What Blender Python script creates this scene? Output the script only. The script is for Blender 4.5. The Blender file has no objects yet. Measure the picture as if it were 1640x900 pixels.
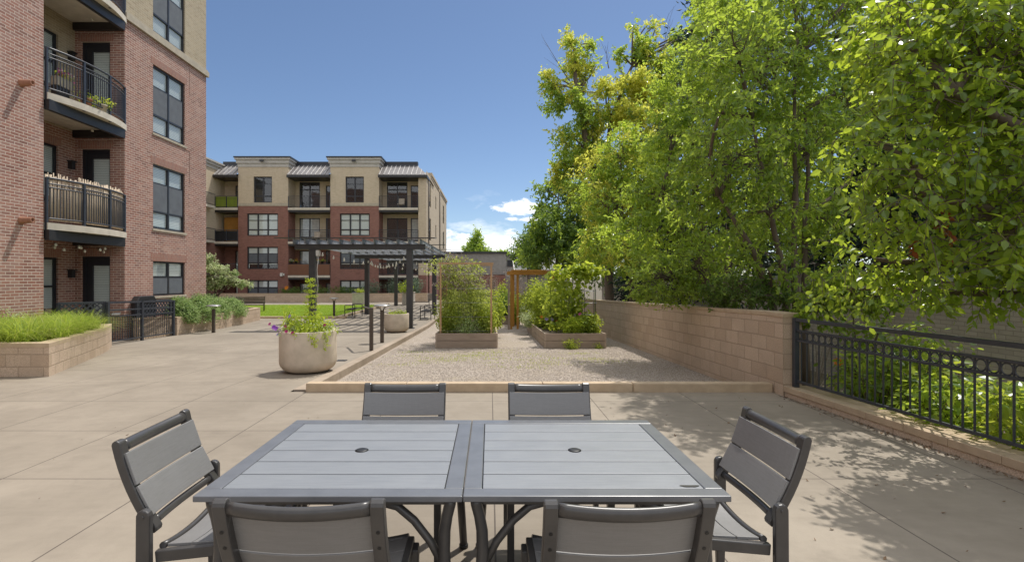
import bpy, math, random
import numpy as np
from mathutils import Vector, Matrix
R = math.radians
rng = np.random.default_rng(7)
random.seed(7)
scn = bpy.context.scene
COL = scn.collection

# ---------------------------------------------------------------- camera, world, sun, exposure
cam_d = bpy.data.cameras.new("camera")
cam = bpy.data.objects.new("camera", cam_d)
COL.objects.link(cam)
cam.location = (0, 0, 1.55)
cam.rotation_euler = (R(90), 0, 0)
cam_d.sensor_width = 36.0
cam_d.lens = 800 / 1640 * 36.0
cam_d.shift_x = 35 / 1640
cam_d.shift_y = -4 / 1640
cam_d.clip_start = 0.05
cam_d.clip_end = 3000
scn.camera = cam

SUN = Vector((0.21, 0.30, 0.70)).normalized()
sun_el = math.asin(SUN.z)
sun_az = math.atan2(SUN.x, SUN.y)

world = bpy.data.worlds.new("World")
scn.world = world
world.use_nodes = True
wn, wl = world.node_tree.nodes, world.node_tree.links
wn.clear()
wo = wn.new("ShaderNodeOutputWorld")
bg = wn.new("ShaderNodeBackground")
bg.inputs["Strength"].default_value = 0.088
sky = wn.new("ShaderNodeTexSky")
sky.sky_type = 'NISHITA'
sky.sun_disc = False
sky.sun_elevation = sun_el
sky.sun_rotation = sun_az
sky.altitude = 1600
sky.air_density = 1.0
sky.dust_density = 0.9
sky.ozone_density = 2.6
# a few fair-weather clouds low over the horizon
tc = wn.new("ShaderNodeTexCoord")
sep = wn.new("ShaderNodeSeparateXYZ")
wl.new(tc.outputs["Generated"], sep.inputs[0])
mp = wn.new("ShaderNodeMapping")
mp.inputs["Scale"].default_value = (1.0, 1.0, 2.6)
mp.inputs["Location"].default_value = (0.35, 0.0, 0.18)
wl.new(tc.outputs["Generated"], mp.inputs[0])
cn = wn.new("ShaderNodeTexNoise")
cn.inputs["Scale"].default_value = 5.2
cn.inputs["Detail"].default_value = 9
cn.inputs["Roughness"].default_value = 0.58
wl.new(mp.outputs[0], cn.inputs["Vector"])
cr = wn.new("ShaderNodeValToRGB")
cr.color_ramp.elements[0].position = 0.54
cr.color_ramp.elements[1].position = 0.68
wl.new(cn.outputs["Fac"], cr.inputs[0])
hr = wn.new("ShaderNodeValToRGB")          # clouds only in a low band
e = hr.color_ramp.elements
e[0].position = 0.0; e[0].color = (1, 1, 1, 1)
e[1].position = 0.19; e[1].color = (0, 0, 0, 1)
m_ = e.new(0.10); m_.color = (0.85, 0.85, 0.85, 1)
wl.new(sep.outputs["Z"], hr.inputs[0])
mm0 = wn.new("ShaderNodeMath"); mm0.operation = 'MULTIPLY'
wl.new(cr.outputs[0], mm0.inputs[0]); wl.new(hr.outputs[0], mm0.inputs[1])
# unseen bright cloud bank behind the viewer, added as fill light for the shade
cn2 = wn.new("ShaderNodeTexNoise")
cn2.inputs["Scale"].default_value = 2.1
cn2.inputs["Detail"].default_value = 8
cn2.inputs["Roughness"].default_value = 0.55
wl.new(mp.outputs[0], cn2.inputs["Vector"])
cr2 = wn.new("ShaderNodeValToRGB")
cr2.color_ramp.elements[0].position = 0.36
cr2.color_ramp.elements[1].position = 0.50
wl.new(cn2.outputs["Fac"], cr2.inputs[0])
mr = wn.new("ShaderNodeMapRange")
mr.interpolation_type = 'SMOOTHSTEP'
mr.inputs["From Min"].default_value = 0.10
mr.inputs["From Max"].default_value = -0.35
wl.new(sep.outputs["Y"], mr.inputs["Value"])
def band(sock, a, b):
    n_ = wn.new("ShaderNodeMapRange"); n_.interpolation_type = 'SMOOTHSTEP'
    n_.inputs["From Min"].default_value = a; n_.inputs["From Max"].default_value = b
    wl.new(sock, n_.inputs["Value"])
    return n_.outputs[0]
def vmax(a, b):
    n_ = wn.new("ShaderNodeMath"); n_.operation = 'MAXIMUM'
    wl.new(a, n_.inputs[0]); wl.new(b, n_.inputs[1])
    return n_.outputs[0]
# the added fill clouds also spread overhead and to the left, out of view
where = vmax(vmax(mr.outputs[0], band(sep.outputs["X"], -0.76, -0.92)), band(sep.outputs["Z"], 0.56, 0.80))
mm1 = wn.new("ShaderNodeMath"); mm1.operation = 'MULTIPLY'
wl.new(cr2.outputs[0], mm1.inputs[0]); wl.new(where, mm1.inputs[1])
def mth(op, a, b=None):
    n_ = wn.new("ShaderNodeMath"); n_.operation = op
    for i_, x_ in enumerate((a, b)):
        if x_ is None: continue
        if isinstance(x_, (int, float)): n_.inputs[i_].default_value = x_
        else: wl.new(x_, n_.inputs[i_])
    return n_.outputs[0]
# single fair-weather cumulus low in the north: direction (x/y, z/y), size, ragged by noise
cn3 = wn.new("ShaderNodeTexNoise")
cn3.inputs["Scale"].default_value = 34
cn3.inputs["Detail"].default_value = 7
cn3.inputs["Roughness"].default_value = 0.62
wl.new(mp.outputs[0], cn3.inputs["Vector"])
ysafe = mth('MAXIMUM', sep.outputs["Y"], 0.05)
ax_ = mth('DIVIDE', sep.outputs["X"], ysafe); az_ = mth('DIVIDE', sep.outputs["Z"], ysafe)
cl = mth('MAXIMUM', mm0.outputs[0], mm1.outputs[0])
for cx_, cz_, rx_, rz_ in ((0.062, 0.141, 0.056, 0.017), (0.085, 0.118, 0.06, 0.006), (-0.06, 0.060, 0.075, 0.034), (0.02, 0.070, 0.060, 0.026), (0.30, 0.10, 0.12, 0.03)):
    dx_ = mth('DIVIDE', mth('SUBTRACT', ax_, cx_), rx_); dz_ = mth('DIVIDE', mth('SUBTRACT', az_, cz_), rz_)
    q_ = mth('SQRT', mth('ADD', mth('MULTIPLY', dx_, dx_), mth('MULTIPLY', dz_, dz_)))
    v_ = mth('SUBTRACT', mth('ADD', mth('MULTIPLY', mth('SUBTRACT', cn3.outputs["Fac"], 0.5), 2.6), 1.0), q_)
    mk = wn.new("ShaderNodeMapRange"); mk.inputs["From Min"].default_value = 0.0; mk.inputs["From Max"].default_value = 0.45
    wl.new(v_, mk.inputs["Value"])
    cl = mth('MAXIMUM', cl, mk.outputs[0])
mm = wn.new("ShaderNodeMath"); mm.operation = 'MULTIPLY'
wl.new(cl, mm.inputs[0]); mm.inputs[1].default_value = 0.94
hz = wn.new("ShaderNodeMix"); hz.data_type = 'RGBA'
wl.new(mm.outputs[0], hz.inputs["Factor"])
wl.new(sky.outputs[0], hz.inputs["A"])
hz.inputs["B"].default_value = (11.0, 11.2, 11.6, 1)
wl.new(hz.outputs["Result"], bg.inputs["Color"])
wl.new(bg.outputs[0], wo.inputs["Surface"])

sun_d = bpy.data.lights.new("sun", 'SUN')
sun_d.energy = 3.0
sun_d.angle = R(0.5)
sun_d.color = (1.0, 0.955, 0.89)
sun_o = bpy.data.objects.new("sun", sun_d)
COL.objects.link(sun_o)
sun_o.rotation_euler = SUN.to_track_quat('Z', 'Y').to_euler()
sun_o.location = (20, 30, 60)

vs = scn.view_settings
scn.display_settings.display_device = 'sRGB'
vs.view_transform = 'Standard'
vs.look = 'None'
vs.exposure = 0.44
vs.gamma = 1.0
vs.use_curve_mapping = False
scn.cycles.max_bounces = 12
scn.cycles.diffuse_bounces = 8
scn.cycles.glossy_bounces = 3
scn.cycles.transmission_bounces = 8
scn.cycles.transparent_max_bounces = 12
scn.cycles.caustics_reflective = False
scn.cycles.caustics_refractive = False
scn.cycles.use_denoising = True

# ---------------------------------------------------------------- helpers
ORG = {}

def zg(y):
    """height of the walk: level patio, a gentle fall towards the far courtyard, level again"""
    return -0.4 * min(max((y - 7.0) / 14.0, 0.0), 1.0)

def props(o, label=None, cat=None, group=None, kind=None):
    if label: o["label"] = label
    if cat: o["category"] = cat
    if group: o["group"] = group
    if kind: o["kind"] = kind
    return o

def empty(name, loc, label=None, cat=None, group=None):
    o = bpy.data.objects.new(name, None)
    o.empty_display_size = 0.2
    COL.objects.link(o)
    o.location = loc
    ORG[o.name] = Vector(loc)
    return props(o, label, cat, group)

def link_mesh(name, me, parent, org):
    o = bpy.data.objects.new(name, me)
    COL.objects.link(o)
    if parent is not None:
        o.parent = parent
        ORG[o.name] = Vector(ORG[parent.name])
    else:
        o.location = org
        ORG[o.name] = Vector(org)
    return o

class MB:
    """collects shapes in world coordinates and links them as ONE mesh object"""
    def __init__(self):
        self.v, self.f, self.m, self.uv, self.s = [], [], [], {}, []
    def face(self, idx, mi=0, smooth=False, uv=None):
        if uv: self.uv[len(self.f)] = uv
        self.f.append(idx); self.m.append(mi); self.s.append(smooth)
    def add(self, vs, fs, mi=0, smooth=False):
        b = len(self.v)
        self.v += [tuple(p) for p in vs]
        for f in fs: self.face([b + i for i in f], mi, smooth)
    def quad(self, a, b, c, d, mi=0, uv=None):
        k = len(self.v)
        self.v += [tuple(a), tuple(b), tuple(c), tuple(d)]
        self.face([k, k + 1, k + 2, k + 3], mi, False, uv)
    def box(self, x0, x1, y0, y1, z0, z1, mi=0, M=None):
        p = [(x0, y0, z0), (x1, y0, z0), (x1, y1, z0), (x0, y1, z0), (x0, y0, z1), (x1, y0, z1), (x1, y1, z1), (x0, y1, z1)]
        if M is not None: p = [tuple(M @ Vector(q)) for q in p]
        self.add(p, [(0, 3, 2, 1), (4, 5, 6, 7), (0, 1, 5, 4), (1, 2, 6, 5), (2, 3, 7, 6), (3, 0, 4, 7)], mi)
    def bar(self, a, b, w, h, mi=0, up=(0, 0, 1)):
        """rectangular bar from a to b: w across, h along up"""
        a, b = Vector(a), Vector(b)
        d = (b - a).normalized(); u = Vector(up)
        s = d.cross(u)
        if s.length < 1e-4: s = d.cross(Vector((1, 0, 0)))
        s.normalize(); u = s.cross(d).normalized()
        p = []
        for c in (a, b):
            for i, j in ((-1, -1), (1, -1), (1, 1), (-1, 1)):
                p.append(c + s * (i * w / 2) + u * (j * h / 2))
        self.add(p, [(0, 1, 2, 3), (7, 6, 5, 4), (0, 4, 5, 1), (1, 5, 6, 2), (2, 6, 7, 3), (3, 7, 4, 0)], mi)
    def tube(self, pts, r, n=8, mi=0, smooth=True, caps=True, squash=None):
        pts = [Vector(p) for p in pts]
        if not hasattr(r, '__len__'): r = [r] * len(pts)
        b = len(self.v)
        ref = Vector((0.13, 0.21, 0.97))
        prev = None
        for i, p in enumerate(pts):
            d = (pts[min(i + 1, len(pts) - 1)] - pts[max(i - 1, 0)])
            if d.length < 1e-9: d = Vector((0, 0, 1))
            d.normalize()
            if prev is None:
                s = d.cross(ref)
                if s.length < 0.05: s = d.cross(Vector((1, 0, 0)))
            else:
                s = prev - d * prev.dot(d)
            s.normalize(); prev = s
            u = d.cross(s)
            for k in range(n):
                a = 2 * math.pi * k / n
                self.v.append(tuple(p + (s * math.cos(a) + u * math.sin(a)) * r[i]))
        for i in range(len(pts) - 1):
            for k in range(n):
                q = b + i * n
                self.face([q + k, q + (k + 1) % n, q + n + (k + 1) % n, q + n + k], mi, smooth)
        if caps:
            self.face([b + k for k in range(n)][::-1], mi)
            self.face([b + (len(pts) - 1) * n + k for k in range(n)], mi)
    def lathe(self, c, prof, n=32, mi=0, smooth=True):
        """prof: (radius, z) from the bottom up"""
        b = len(self.v)
        for r, z in prof:
            for k in range(n):
                a = 2 * math.pi * k / n
                self.v.append((c[0] + r * math.cos(a), c[1] + r * math.sin(a), c[2] + z))
        for i in range(len(prof) - 1):
            for k in range(n):
                q = b + i * n
                self.face([q + k, q + (k + 1) % n, q + n + (k + 1) % n, q + n + k], mi, smooth)
        if prof[0][0] > 1e-5: self.face([b + k for k in range(n)][::-1], mi)
        if prof[-1][0] > 1e-5: self.face([b + (len(prof) - 1) * n + k for k in range(n)], mi)
    def prism(self, poly, z0, z1, mi=0):
        n = len(poly); b = len(self.v)
        for z in (z0, z1):
            for p in poly: self.v.append((p[0], p[1], z))
        self.face([b + k for k in range(n)][::-1], mi)
        self.face([b + n + k for k in range(n)], mi)
        for k in range(n):
            self.face([b + k, b + (k + 1) % n, b + n + (k + 1) % n, b + n + k], mi)
    def extrude_x(self, poly, x0, x1, mi=0, smooth=False):
        """poly of (y, z) extruded along x"""
        n = len(poly); b = len(self.v)
        for x in (x0, x1):
            for p in poly: self.v.append((x, p[0], p[1]))
        self.face([b + k for k in range(n)][::-1], mi)
        self.face([b + n + k for k in range(n)], mi)
        for k in range(n):
            self.face([b + k, b + (k + 1) % n, b + n + (k + 1) % n, b + n + k], mi, smooth)
    def wall(self, axis, c, sg, u0, u1, z0, z1, holes=(), depth=0.15, mi=0, mr=None):
        """upright wall face on the plane axis=c facing sg, with openings (a,b,z0,z1) and their reveals"""
        us = sorted({u0, u1, *[h[0] for h in holes], *[h[1] for h in holes]})
        zs = sorted({z0, z1, *[h[2] for h in holes], *[h[3] for h in holes]})
        P = (lambda u, z, d=0: (c - sg * d, u, z)) if axis == 'x' else (lambda u, z, d=0: (u, c - sg * d, z))
        fl = (sg > 0) == (axis == 'x')
        def q(a, b, cc, d, m):
            self.quad(*((a, b, cc, d) if fl else (d, cc, b, a)), mi=m)
        for i in range(len(us) - 1):
            for j in range(len(zs) - 1):
                um, zm = (us[i] + us[i + 1]) / 2, (zs[j] + zs[j + 1]) / 2
                if any(h[0] < um < h[1] and h[2] < zm < h[3] for h in holes): continue
                q(P(us[i], zs[j]), P(us[i + 1], zs[j]), P(us[i + 1], zs[j + 1]), P(us[i], zs[j + 1]), mi)
        m2 = mi if mr is None else mr
        for a, b, s, t in holes:
            q(P(a, s), P(a, t), P(a, t, depth), P(a, s, depth), m2)
            q(P(b, t), P(b, s), P(b, s, depth), P(b, t, depth), m2)
            q(P(a, t), P(b, t), P(b, t, depth), P(a, t, depth), m2)
            q(P(b, s), P(a, s), P(a, s, depth), P(b, s, depth), m2)
    def build(self, name, mat, parent=None, org=(0, 0, 0), bevel=0.0, seg=2):
        o_ = ORG[parent.name] if parent is not None else Vector(org)
        me = bpy.data.meshes.new(name)
        a = np.array(self.v, dtype=float) - np.array(o_)
        me.from_pydata([tuple(p) for p in a], [], self.f)
        for m in (mat if isinstance(mat, (list, tuple)) else [mat]): me.materials.append(m)
        me.polygons.foreach_set("material_index", self.m)
        me.polygons.foreach_set("use_smooth", self.s)
        if self.uv:
            lay = me.uv_layers.new(name="UVMap")
            for fi, uv in self.uv.items():
                for li, t in zip(me.polygons[fi].loop_indices, uv): lay.data[li].uv = t
        me.update()
        o = link_mesh(name, me, parent, o_)
        if bevel:
            md = o.modifiers.new("bevel", 'BEVEL')
            md.width = bevel; md.segments = seg; md.limit_method = 'ANGLE'; md.angle_limit = R(40)
        return o

def children_of(o): return [c for c in list(bpy.data.objects) if c.parent == o]

def copy_tree(o, loc=None, rz=None, label=None, parent=None):
    c = o.copy(); COL.objects.link(c)
    if parent is not None: c.parent = parent
    if loc is not None:
        c.location = loc; ORG[c.name] = Vector(loc)
    if rz is not None: c.rotation_euler = (0, 0, rz)
    if label: c["label"] = label
    for ch in list(o.children): copy_tree(ch, parent=c)
    return c
# ---------------------------------------------------------------- materials
class NT:
    def __init__(self, name):
        self.mat = bpy.data.materials.new(name)
        self.mat.use_nodes = True
        self.n, self.l = self.mat.node_tree.nodes, self.mat.node_tree.links
        self.n.clear()
        self.out = self.n.new("ShaderNodeOutputMaterial")
    def node(self, t, **kw):
        nd = self.n.new("ShaderNode" + t)
        for k, v in kw.items(): setattr(nd, k, v)
        return nd
    def link(self, a, b): self.l.new(a, b)
    def math(self, op, a, b=None, c=None):
        nd = self.node("Math", operation=op)
        for i, x in enumerate((a, b, c)):
            if x is None: continue
            if isinstance(x, (int, float)): nd.inputs[i].default_value = x
            else: self.link(x, nd.inputs[i])
        return nd.outputs[0]
    def noise(self, vec, scale, detail=4, rough=0.55, dist=0.0):
        nd = self.node("TexNoise")
        nd.inputs["Scale"].default_value = scale
        nd.inputs["Detail"].default_value = detail
        nd.inputs["Roughness"].default_value = rough
        nd.inputs["Distortion"].default_value = dist
        if vec is not None: self.link(vec, nd.inputs["Vector"])
        return nd.outputs["Fac"]
    def ramp(self, fac, stops):
        nd = self.node("ValToRGB")
        el = nd.color_ramp.elements
        while len(el) < len(stops): el.new(0.5)
        for x, (p, c) in zip(el, stops):
            x.position = p
            x.color = (c, c, c, 1) if isinstance(c, (int, float)) else (*c, 1)
        self.link(fac, nd.inputs[0])
        return nd.outputs[0]
    def mix(self, fac, a, b, blend='MIX'):
        nd = self.node("Mix", data_type='RGBA', blend_type=blend)
        for key, x in (("Factor", fac), ("A", a), ("B", b)):
            s = nd.inputs[key]
            if isinstance(x, (int, float)): s.default_value = x if key == "Factor" else (x, x, x, 1)
            elif isinstance(x, tuple): s.default_value = (*x, 1)
            else: self.link(x, s)
        return nd.outputs["Result"]
    def bsdf(self, color, rough=0.7, bump=None, bstr=0.3, bdist=0.01, metal=0.0, spec=0.5, coat=0.0):
        p = self.node("BsdfPrincipled")
        for key, x in (("Base Color", color), ("Roughness", rough)):
            if isinstance(x, (int, float)): p.inputs[key].default_value = x
            elif isinstance(x, tuple): p.inputs[key].default_value = (*x, 1)
            else: self.link(x, p.inputs[key])
        p.inputs["Metallic"].default_value = metal
        p.inputs["Specular IOR Level"].default_value = spec
        p.inputs["Coat Weight"].default_value = coat
        if bump is not None:
            b = self.node("Bump")
            b.inputs["Strength"].default_value = bstr
            b.inputs["Distance"].default_value = bdist
            self.link(bump, b.inputs["Height"])
            self.link(b.outputs[0], p.inputs["Normal"])
        self.link(p.outputs[0], self.out.inputs["Surface"])
        return p
    def pos(self): return self.node("NewGeometry").outputs["Position"]
    def obj(self): return self.node("TexCoord").outputs["Object"]

def plain(name, c1, c2=None, scale=8.0, rough=0.6, bump=0.15, bscale=60.0, metal=0.0, spec=0.5, coat=0.0, coords='obj', bdist=0.004, rvar=0.1):
    """a surface with mottled colour, uneven gloss and a fine bump"""
    t = NT(name)
    v = t.obj() if coords == 'obj' else t.pos()
    c2 = c2 or tuple(x * 0.8 for x in c1)
    n = t.noise(v, scale, 5)
    col = t.mix(t.ramp(n, [(0.35, 0.0), (0.65, 1.0)]), c1, c2)
    n2 = t.noise(v, bscale, 3)
    rg = t.math('ADD', t.math('MULTIPLY', n, rvar), rough - rvar / 2)
    t.bsdf(col, rg, n2, bump, bdist, metal, spec, coat)
    return t.mat

def brick_mat(name, cols, mortar, bw=0.205, bh=0.068, gap=0.10, stretch=1.0, rough=0.85, vert=False, bump=0.5):
    """running-bond brick laid out on the wall itself (along the wall and up)"""
    t = NT(name)
    g = t.node("NewGeometry")
    sp = t.node("SeparateXYZ"); t.link(g.outputs["Position"], sp.inputs[0])
    sn = t.node("SeparateXYZ"); t.link(g.outputs["True Normal"], sn.inputs[0])
    u = t.math('ADD', t.math('MULTIPLY', sp.outputs["X"], t.math('ABSOLUTE', sn.outputs["Y"])),
               t.math('MULTIPLY', sp.outputs["Y"], t.math('ABSOLUTE', sn.outputs["X"])))
    cb = t.node("CombineXYZ")
    if vert:
        t.link(sp.outputs["Z"], cb.inputs[0]); t.link(u, cb.inputs[1])
    else:
        t.link(u, cb.inputs[0]); t.link(sp.outputs["Z"], cb.inputs[1])
    b = t.node("TexBrick")
    b.inputs["Scale"].default_value = 1.0
    b.inputs["Brick Width"].default_value = bw
    b.inputs["Row Height"].default_value = bh
    b.inputs["Mortar Size"].default_value = bh * gap
    b.inputs["Mortar Smooth"].default_value = 0.25
    b.inputs["Bias"].default_value = 0.0
    b.inputs["Color1"].default_value = (0, 0, 0, 1)
    b.inputs["Color2"].default_value = (1, 1, 1, 1)
    b.inputs["Mortar"].default_value = (0.5, 0.5, 0.5, 1)
    t.link(cb.outputs[0], b.inputs["Vector"])
    per = t.ramp(b.outputs["Color"], [(i / (len(cols) - 1), c) for i, c in enumerate(cols)])
    n = t.noise(g.outputs["Position"], 45, 4)
    per = t.mix(t.math('MULTIPLY', n, 0.55), per, tuple(x * 0.72 for x in cols[len(cols) // 2]))
    big = t.noise(g.outputs["Position"], 0.7, 3)
    per = t.mix(t.ramp(big, [(0.4, 0.0), (0.75, 0.25)]), per, tuple(min(1, x * 1.2 + 0.02) for x in cols[-1]))
    ws = t.node("Mapping"); ws.inputs["Scale"].default_value = (1.6, 1.6, 0.22); t.link(g.outputs["Position"], ws.inputs[0])
    wst = t.noise(ws.outputs[0], 1.4, 6, 0.7)
    per = t.mix(t.ramp(wst, [(0.50, 0.0), (0.72, 0.38)]), per, tuple(x * 0.62 for x in cols[1]))
    col = t.mix(b.outputs["Fac"], per, mortar)
    h = t.math('ADD', t.math('MULTIPLY', t.math('SUBTRACT', 1.0, b.outputs["Fac"]), 1.0), t.math('MULTIPLY', n, 0.3))
    t.bsdf(col, rough, h, bump, 0.006, spec=0.25)
    return t.mat

def leaf_mat(name, stops, trans, tfac=0.45, rough=0.42, spec=0.35):
    """leaf: own tint per leaf, light passing through it"""
    t = NT(name)
    rnd = t.node("NewGeometry").outputs["Random Per Island"]
    col = t.ramp(rnd, stops)
    n = t.noise(t.pos(), 1.1, 2)
    col = t.mix(t.ramp(n, [(0.35, 0.0), (0.7, 0.35)]), col, tuple(x * 0.6 for x in stops[len(stops) // 2][1]))
    p = t.node("BsdfPrincipled")
    t.link(col, p.inputs["Base Color"])
    p.inputs["Roughness"].default_value = rough
    p.inputs["Specular IOR Level"].default_value = spec
    tr = t.node("BsdfTranslucent")
    tc_ = t.mix(0.5, col, trans, 'MIX')
    t.link(tc_, tr.inputs["Color"])
    mx = t.node("MixShader")
    mx.inputs[0].default_value = tfac
    t.link(p.outputs[0], mx.inputs[1]); t.link(tr.outputs[0], mx.inputs[2])
    t.link(mx.outputs[0], t.out.inputs["Surface"])
    return t.mat

def glass_mat(name, tint=(0.75, 0.8, 0.85), refl=0.22):
    t = NT(name)
    tr = t.node("BsdfTransparent"); tr.inputs[0].default_value = (*tint, 1)
    gl = t.node("BsdfGlossy"); gl.inputs["Roughness"].default_value = 0.03
    n = t.noise(t.pos(), 1.3, 2)
    b = t.node("Bump"); b.inputs["Strength"].default_value = 0.05; b.inputs["Distance"].default_value = 0.05
    t.link(n, b.inputs["Height"]); t.link(b.outputs[0], gl.inputs["Normal"])
    lw = t.node("LayerWeight"); lw.inputs[0].default_value = 0.5
    f = t.math('MINIMUM', t.math('ADD', t.math('MULTIPLY', t.math('POWER', lw.outputs["Facing"], 4.0), 0.85), refl), 1.0)
    mx = t.node("MixShader"); t.link(f, mx.inputs[0])
    t.link(tr.outputs[0], mx.inputs[1]); t.link(gl.outputs[0], mx.inputs[2])
    t.link(mx.outputs[0], t.out.inputs["Surface"])
    return t.mat

def stripe_mat(name, c1, c2, pitch, axis='Z', rough=0.7, duty=0.25):
    t = NT(name)
    sp = t.node("SeparateXYZ"); t.link(t.pos(), sp.inputs[0])
    fr = t.math('FRACT', t.math('DIVIDE', sp.outputs[axis], pitch))
    k = t.math('LESS_THAN', fr, duty)
    t.bsdf(t.mix(k, c1, c2), rough, fr, 0.3, 0.01)
    return t.mat

def concrete_mat(name, c1, c2, joints=True):
    t = NT(name)
    P = t.pos()
    sp = t.node("SeparateXYZ"); t.link(P, sp.inputs[0])
    big = t.noise(P, 0.55, 5, 0.6, 0.4)
    mid = t.noise(P, 3.5, 6, 0.65)
    fine = t.noise(P, 140, 3, 0.7)
    # broom-finish streaks across the slabs
    mpn = t.node("Mapping"); mpn.inputs["Scale"].default_value = (1.2, 9.0, 1.0)
    t.link(P, mpn.inputs[0])
    streak = t.noise(mpn.outputs[0], 1.6, 4, 0.6)
    col = t.mix(t.ramp(big, [(0.36, 0.0), (0.62, 1.0)]), tuple(x * 1.06 for x in c1), tuple(x * 0.93 for x in c2))
    st = t.noise(P, 1.7, 7, 0.72, 1.2)
    col = t.mix(t.ramp(st, [(0.56, 0.0), (0.70, 0.30)]), col, tuple(x * 0.62 for x in c2))
    col = t.mix(t.ramp(mid, [(0.45, 0.0), (0.75, 0.45)]), col, tuple(x * 0.72 for x in c2))
    col = t.mix(t.ramp(streak, [(0.45, 0.0), (0.75, 0.22)]), col, tuple(min(1, x * 1.22) for x in c1))
    col = t.mix(t.math('MULTIPLY', t.ramp(fine, [(0.35, 0.0), (0.75, 1.0)]), 0.30), col, tuple(x * 0.66 for x in c1))
    vo = t.node("TexVoronoi"); vo.inputs["Scale"].default_value = 2.3
    t.link(P, vo.inputs["Vector"])
    spots = t.math('LESS_THAN', vo.outputs["Distance"], 0.018)
    col = t.mix(t.math('MULTIPLY', spots, 0.55), col, tuple(x * 0.4 for x in c2))
    h = t.math('ADD', t.math('MULTIPLY', fine, 0.25), t.math('MULTIPLY', streak, 0.25))
    if joints:
        def line(coord, off, pitch, w):
            m = t.math('FRACT', t.math('DIVIDE', t.math('SUBTRACT', coord, off), pitch))
            d = t.math('MULTIPLY', t.math('MINIMUM', m, t.math('SUBTRACT', 1.0, m)), pitch)
            return t.math('LESS_THAN', d, w)
        jx = line(sp.outputs["X"], 0.03, 1.27, 0.005)
        jy = line(sp.outputs["Y"], 3.87, 1.22, 0.005)
        j = t.math('MAXIMUM', jx, jy)
        col = t.mix(t.math('MULTIPLY', j, 0.85), col, (0.07, 0.055, 0.045))
        h = t.math('SUBTRACT', h, j)
        # each slab a shade of its own
        ix = t.math('FLOOR', t.math('DIVIDE', t.math('SUBTRACT', sp.outputs["X"], 0.03), 1.27))
        iy = t.math('FLOOR', t.math('DIVIDE', t.math('SUBTRACT', sp.outputs["Y"], 3.87), 1.22))
        cb = t.node("CombineXYZ"); t.link(ix, cb.inputs[0]); t.link(iy, cb.inputs[1])
        wn_ = t.node("TexWhiteNoise"); wn_.noise_dimensions = '2D'; t.link(cb.outputs[0], wn_.inputs["Vector"])
        col = t.mix(t.math('MULTIPLY', wn_.outputs["Value"], 0.12), col, tuple(x * 0.7 for x in c1))
    t.bsdf(col, t.math('ADD', 0.62, t.math('MULTIPLY', mid, 0.25)), h, 0.35, 0.004, spec=0.3)
    return t.mat

def block_mat(name, cols, mortar, bw=0.40, bh=0.20, coarse=1.0):
    """split-face concrete block, laid by the wall's own UV (metres)"""
    t = NT(name)
    uv = t.node("UVMap").outputs[0]
    b = t.node("TexBrick")
    for k, v in (("Scale", 1.0), ("Brick Width", bw), ("Row Height", bh), ("Mortar Size", 0.009), ("Mortar Smooth", 0.3)):
        b.inputs[k].default_value = v
    b.inputs["Color1"].default_value = (0, 0, 0, 1); b.inputs["Color2"].default_value = (1, 1, 1, 1)
    b.inputs["Mortar"].default_value = (0.5, 0.5, 0.5, 1)
    t.link(uv, b.inputs["Vector"])
    P = t.pos()
    per = t.ramp(b.outputs["Color"], [(i / (len(cols) - 1), c) for i, c in enumerate(cols)])
    n = t.noise(P, 85, 4, 0.7); n1 = t.noise(P, 18, 4, 0.6); n2 = t.noise(P, 1.6, 6, 0.7, 0.8)
    per = t.mix(t.ramp(n, [(0.42, 0.0), (0.62, 0.6)]), per, tuple(x * 0.55 for x in cols[0]))
    per = t.mix(t.ramp(n2, [(0.48, 0.0), (0.70, 0.45)]), per, tuple(x * 0.66 for x in cols[-1]))
    col = t.mix(t.math('MULTIPLY', b.outputs["Fac"], 0.6), per, mortar)
    h = t.math('ADD', t.math('SUBTRACT', 1.0, b.outputs["Fac"]), t.math('MULTIPLY', t.math('ADD', n, n1), 0.6 * coarse))
    t.bsdf(col, 0.9, h, 0.8, 0.012, spec=0.2)
    return t.mat

def gravel_mat(name):
    t = NT(name)
    P = t.pos()
    vo = t.node("TexVoronoi"); vo.inputs["Scale"].default_value = 60
    t.link(P, vo.inputs["Vector"])
    per = t.node("SeparateColor"); t.link(vo.outputs["Color"], per.inputs[0])
    col = t.ramp(per.outputs[0], [(0.0, (0.22, 0.185, 0.155)), (0.35, (0.42, 0.36, 0.305)), (0.7, (0.53, 0.46, 0.40)), (1.0, (0.70, 0.63, 0.56))])
    col = t.mix(t.ramp(vo.outputs["Distance"], [(0.3, 0.0), (0.7, 0.6)]), col, (0.22, 0.175, 0.13))
    big = t.noise(P, 1.1, 5, 0.65)
    col = t.mix(t.ramp(big, [(0.42, 0.0), (0.72, 0.5)]), col, (0.36, 0.295, 0.215))
    g = t.noise(P, 1.9, 6, 0.7, 0.6)
    col = t.mix(t.ramp(g, [(0.60, 0.0), (0.74, 0.42)]), col, (0.31, 0.28, 0.12))
    h = t.math('SUBTRACT', 1.0, vo.outputs["Distance"])
    t.bsdf(col, 0.95, h, 0.9, 0.014, spec=0.15)
    return t.mat

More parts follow.
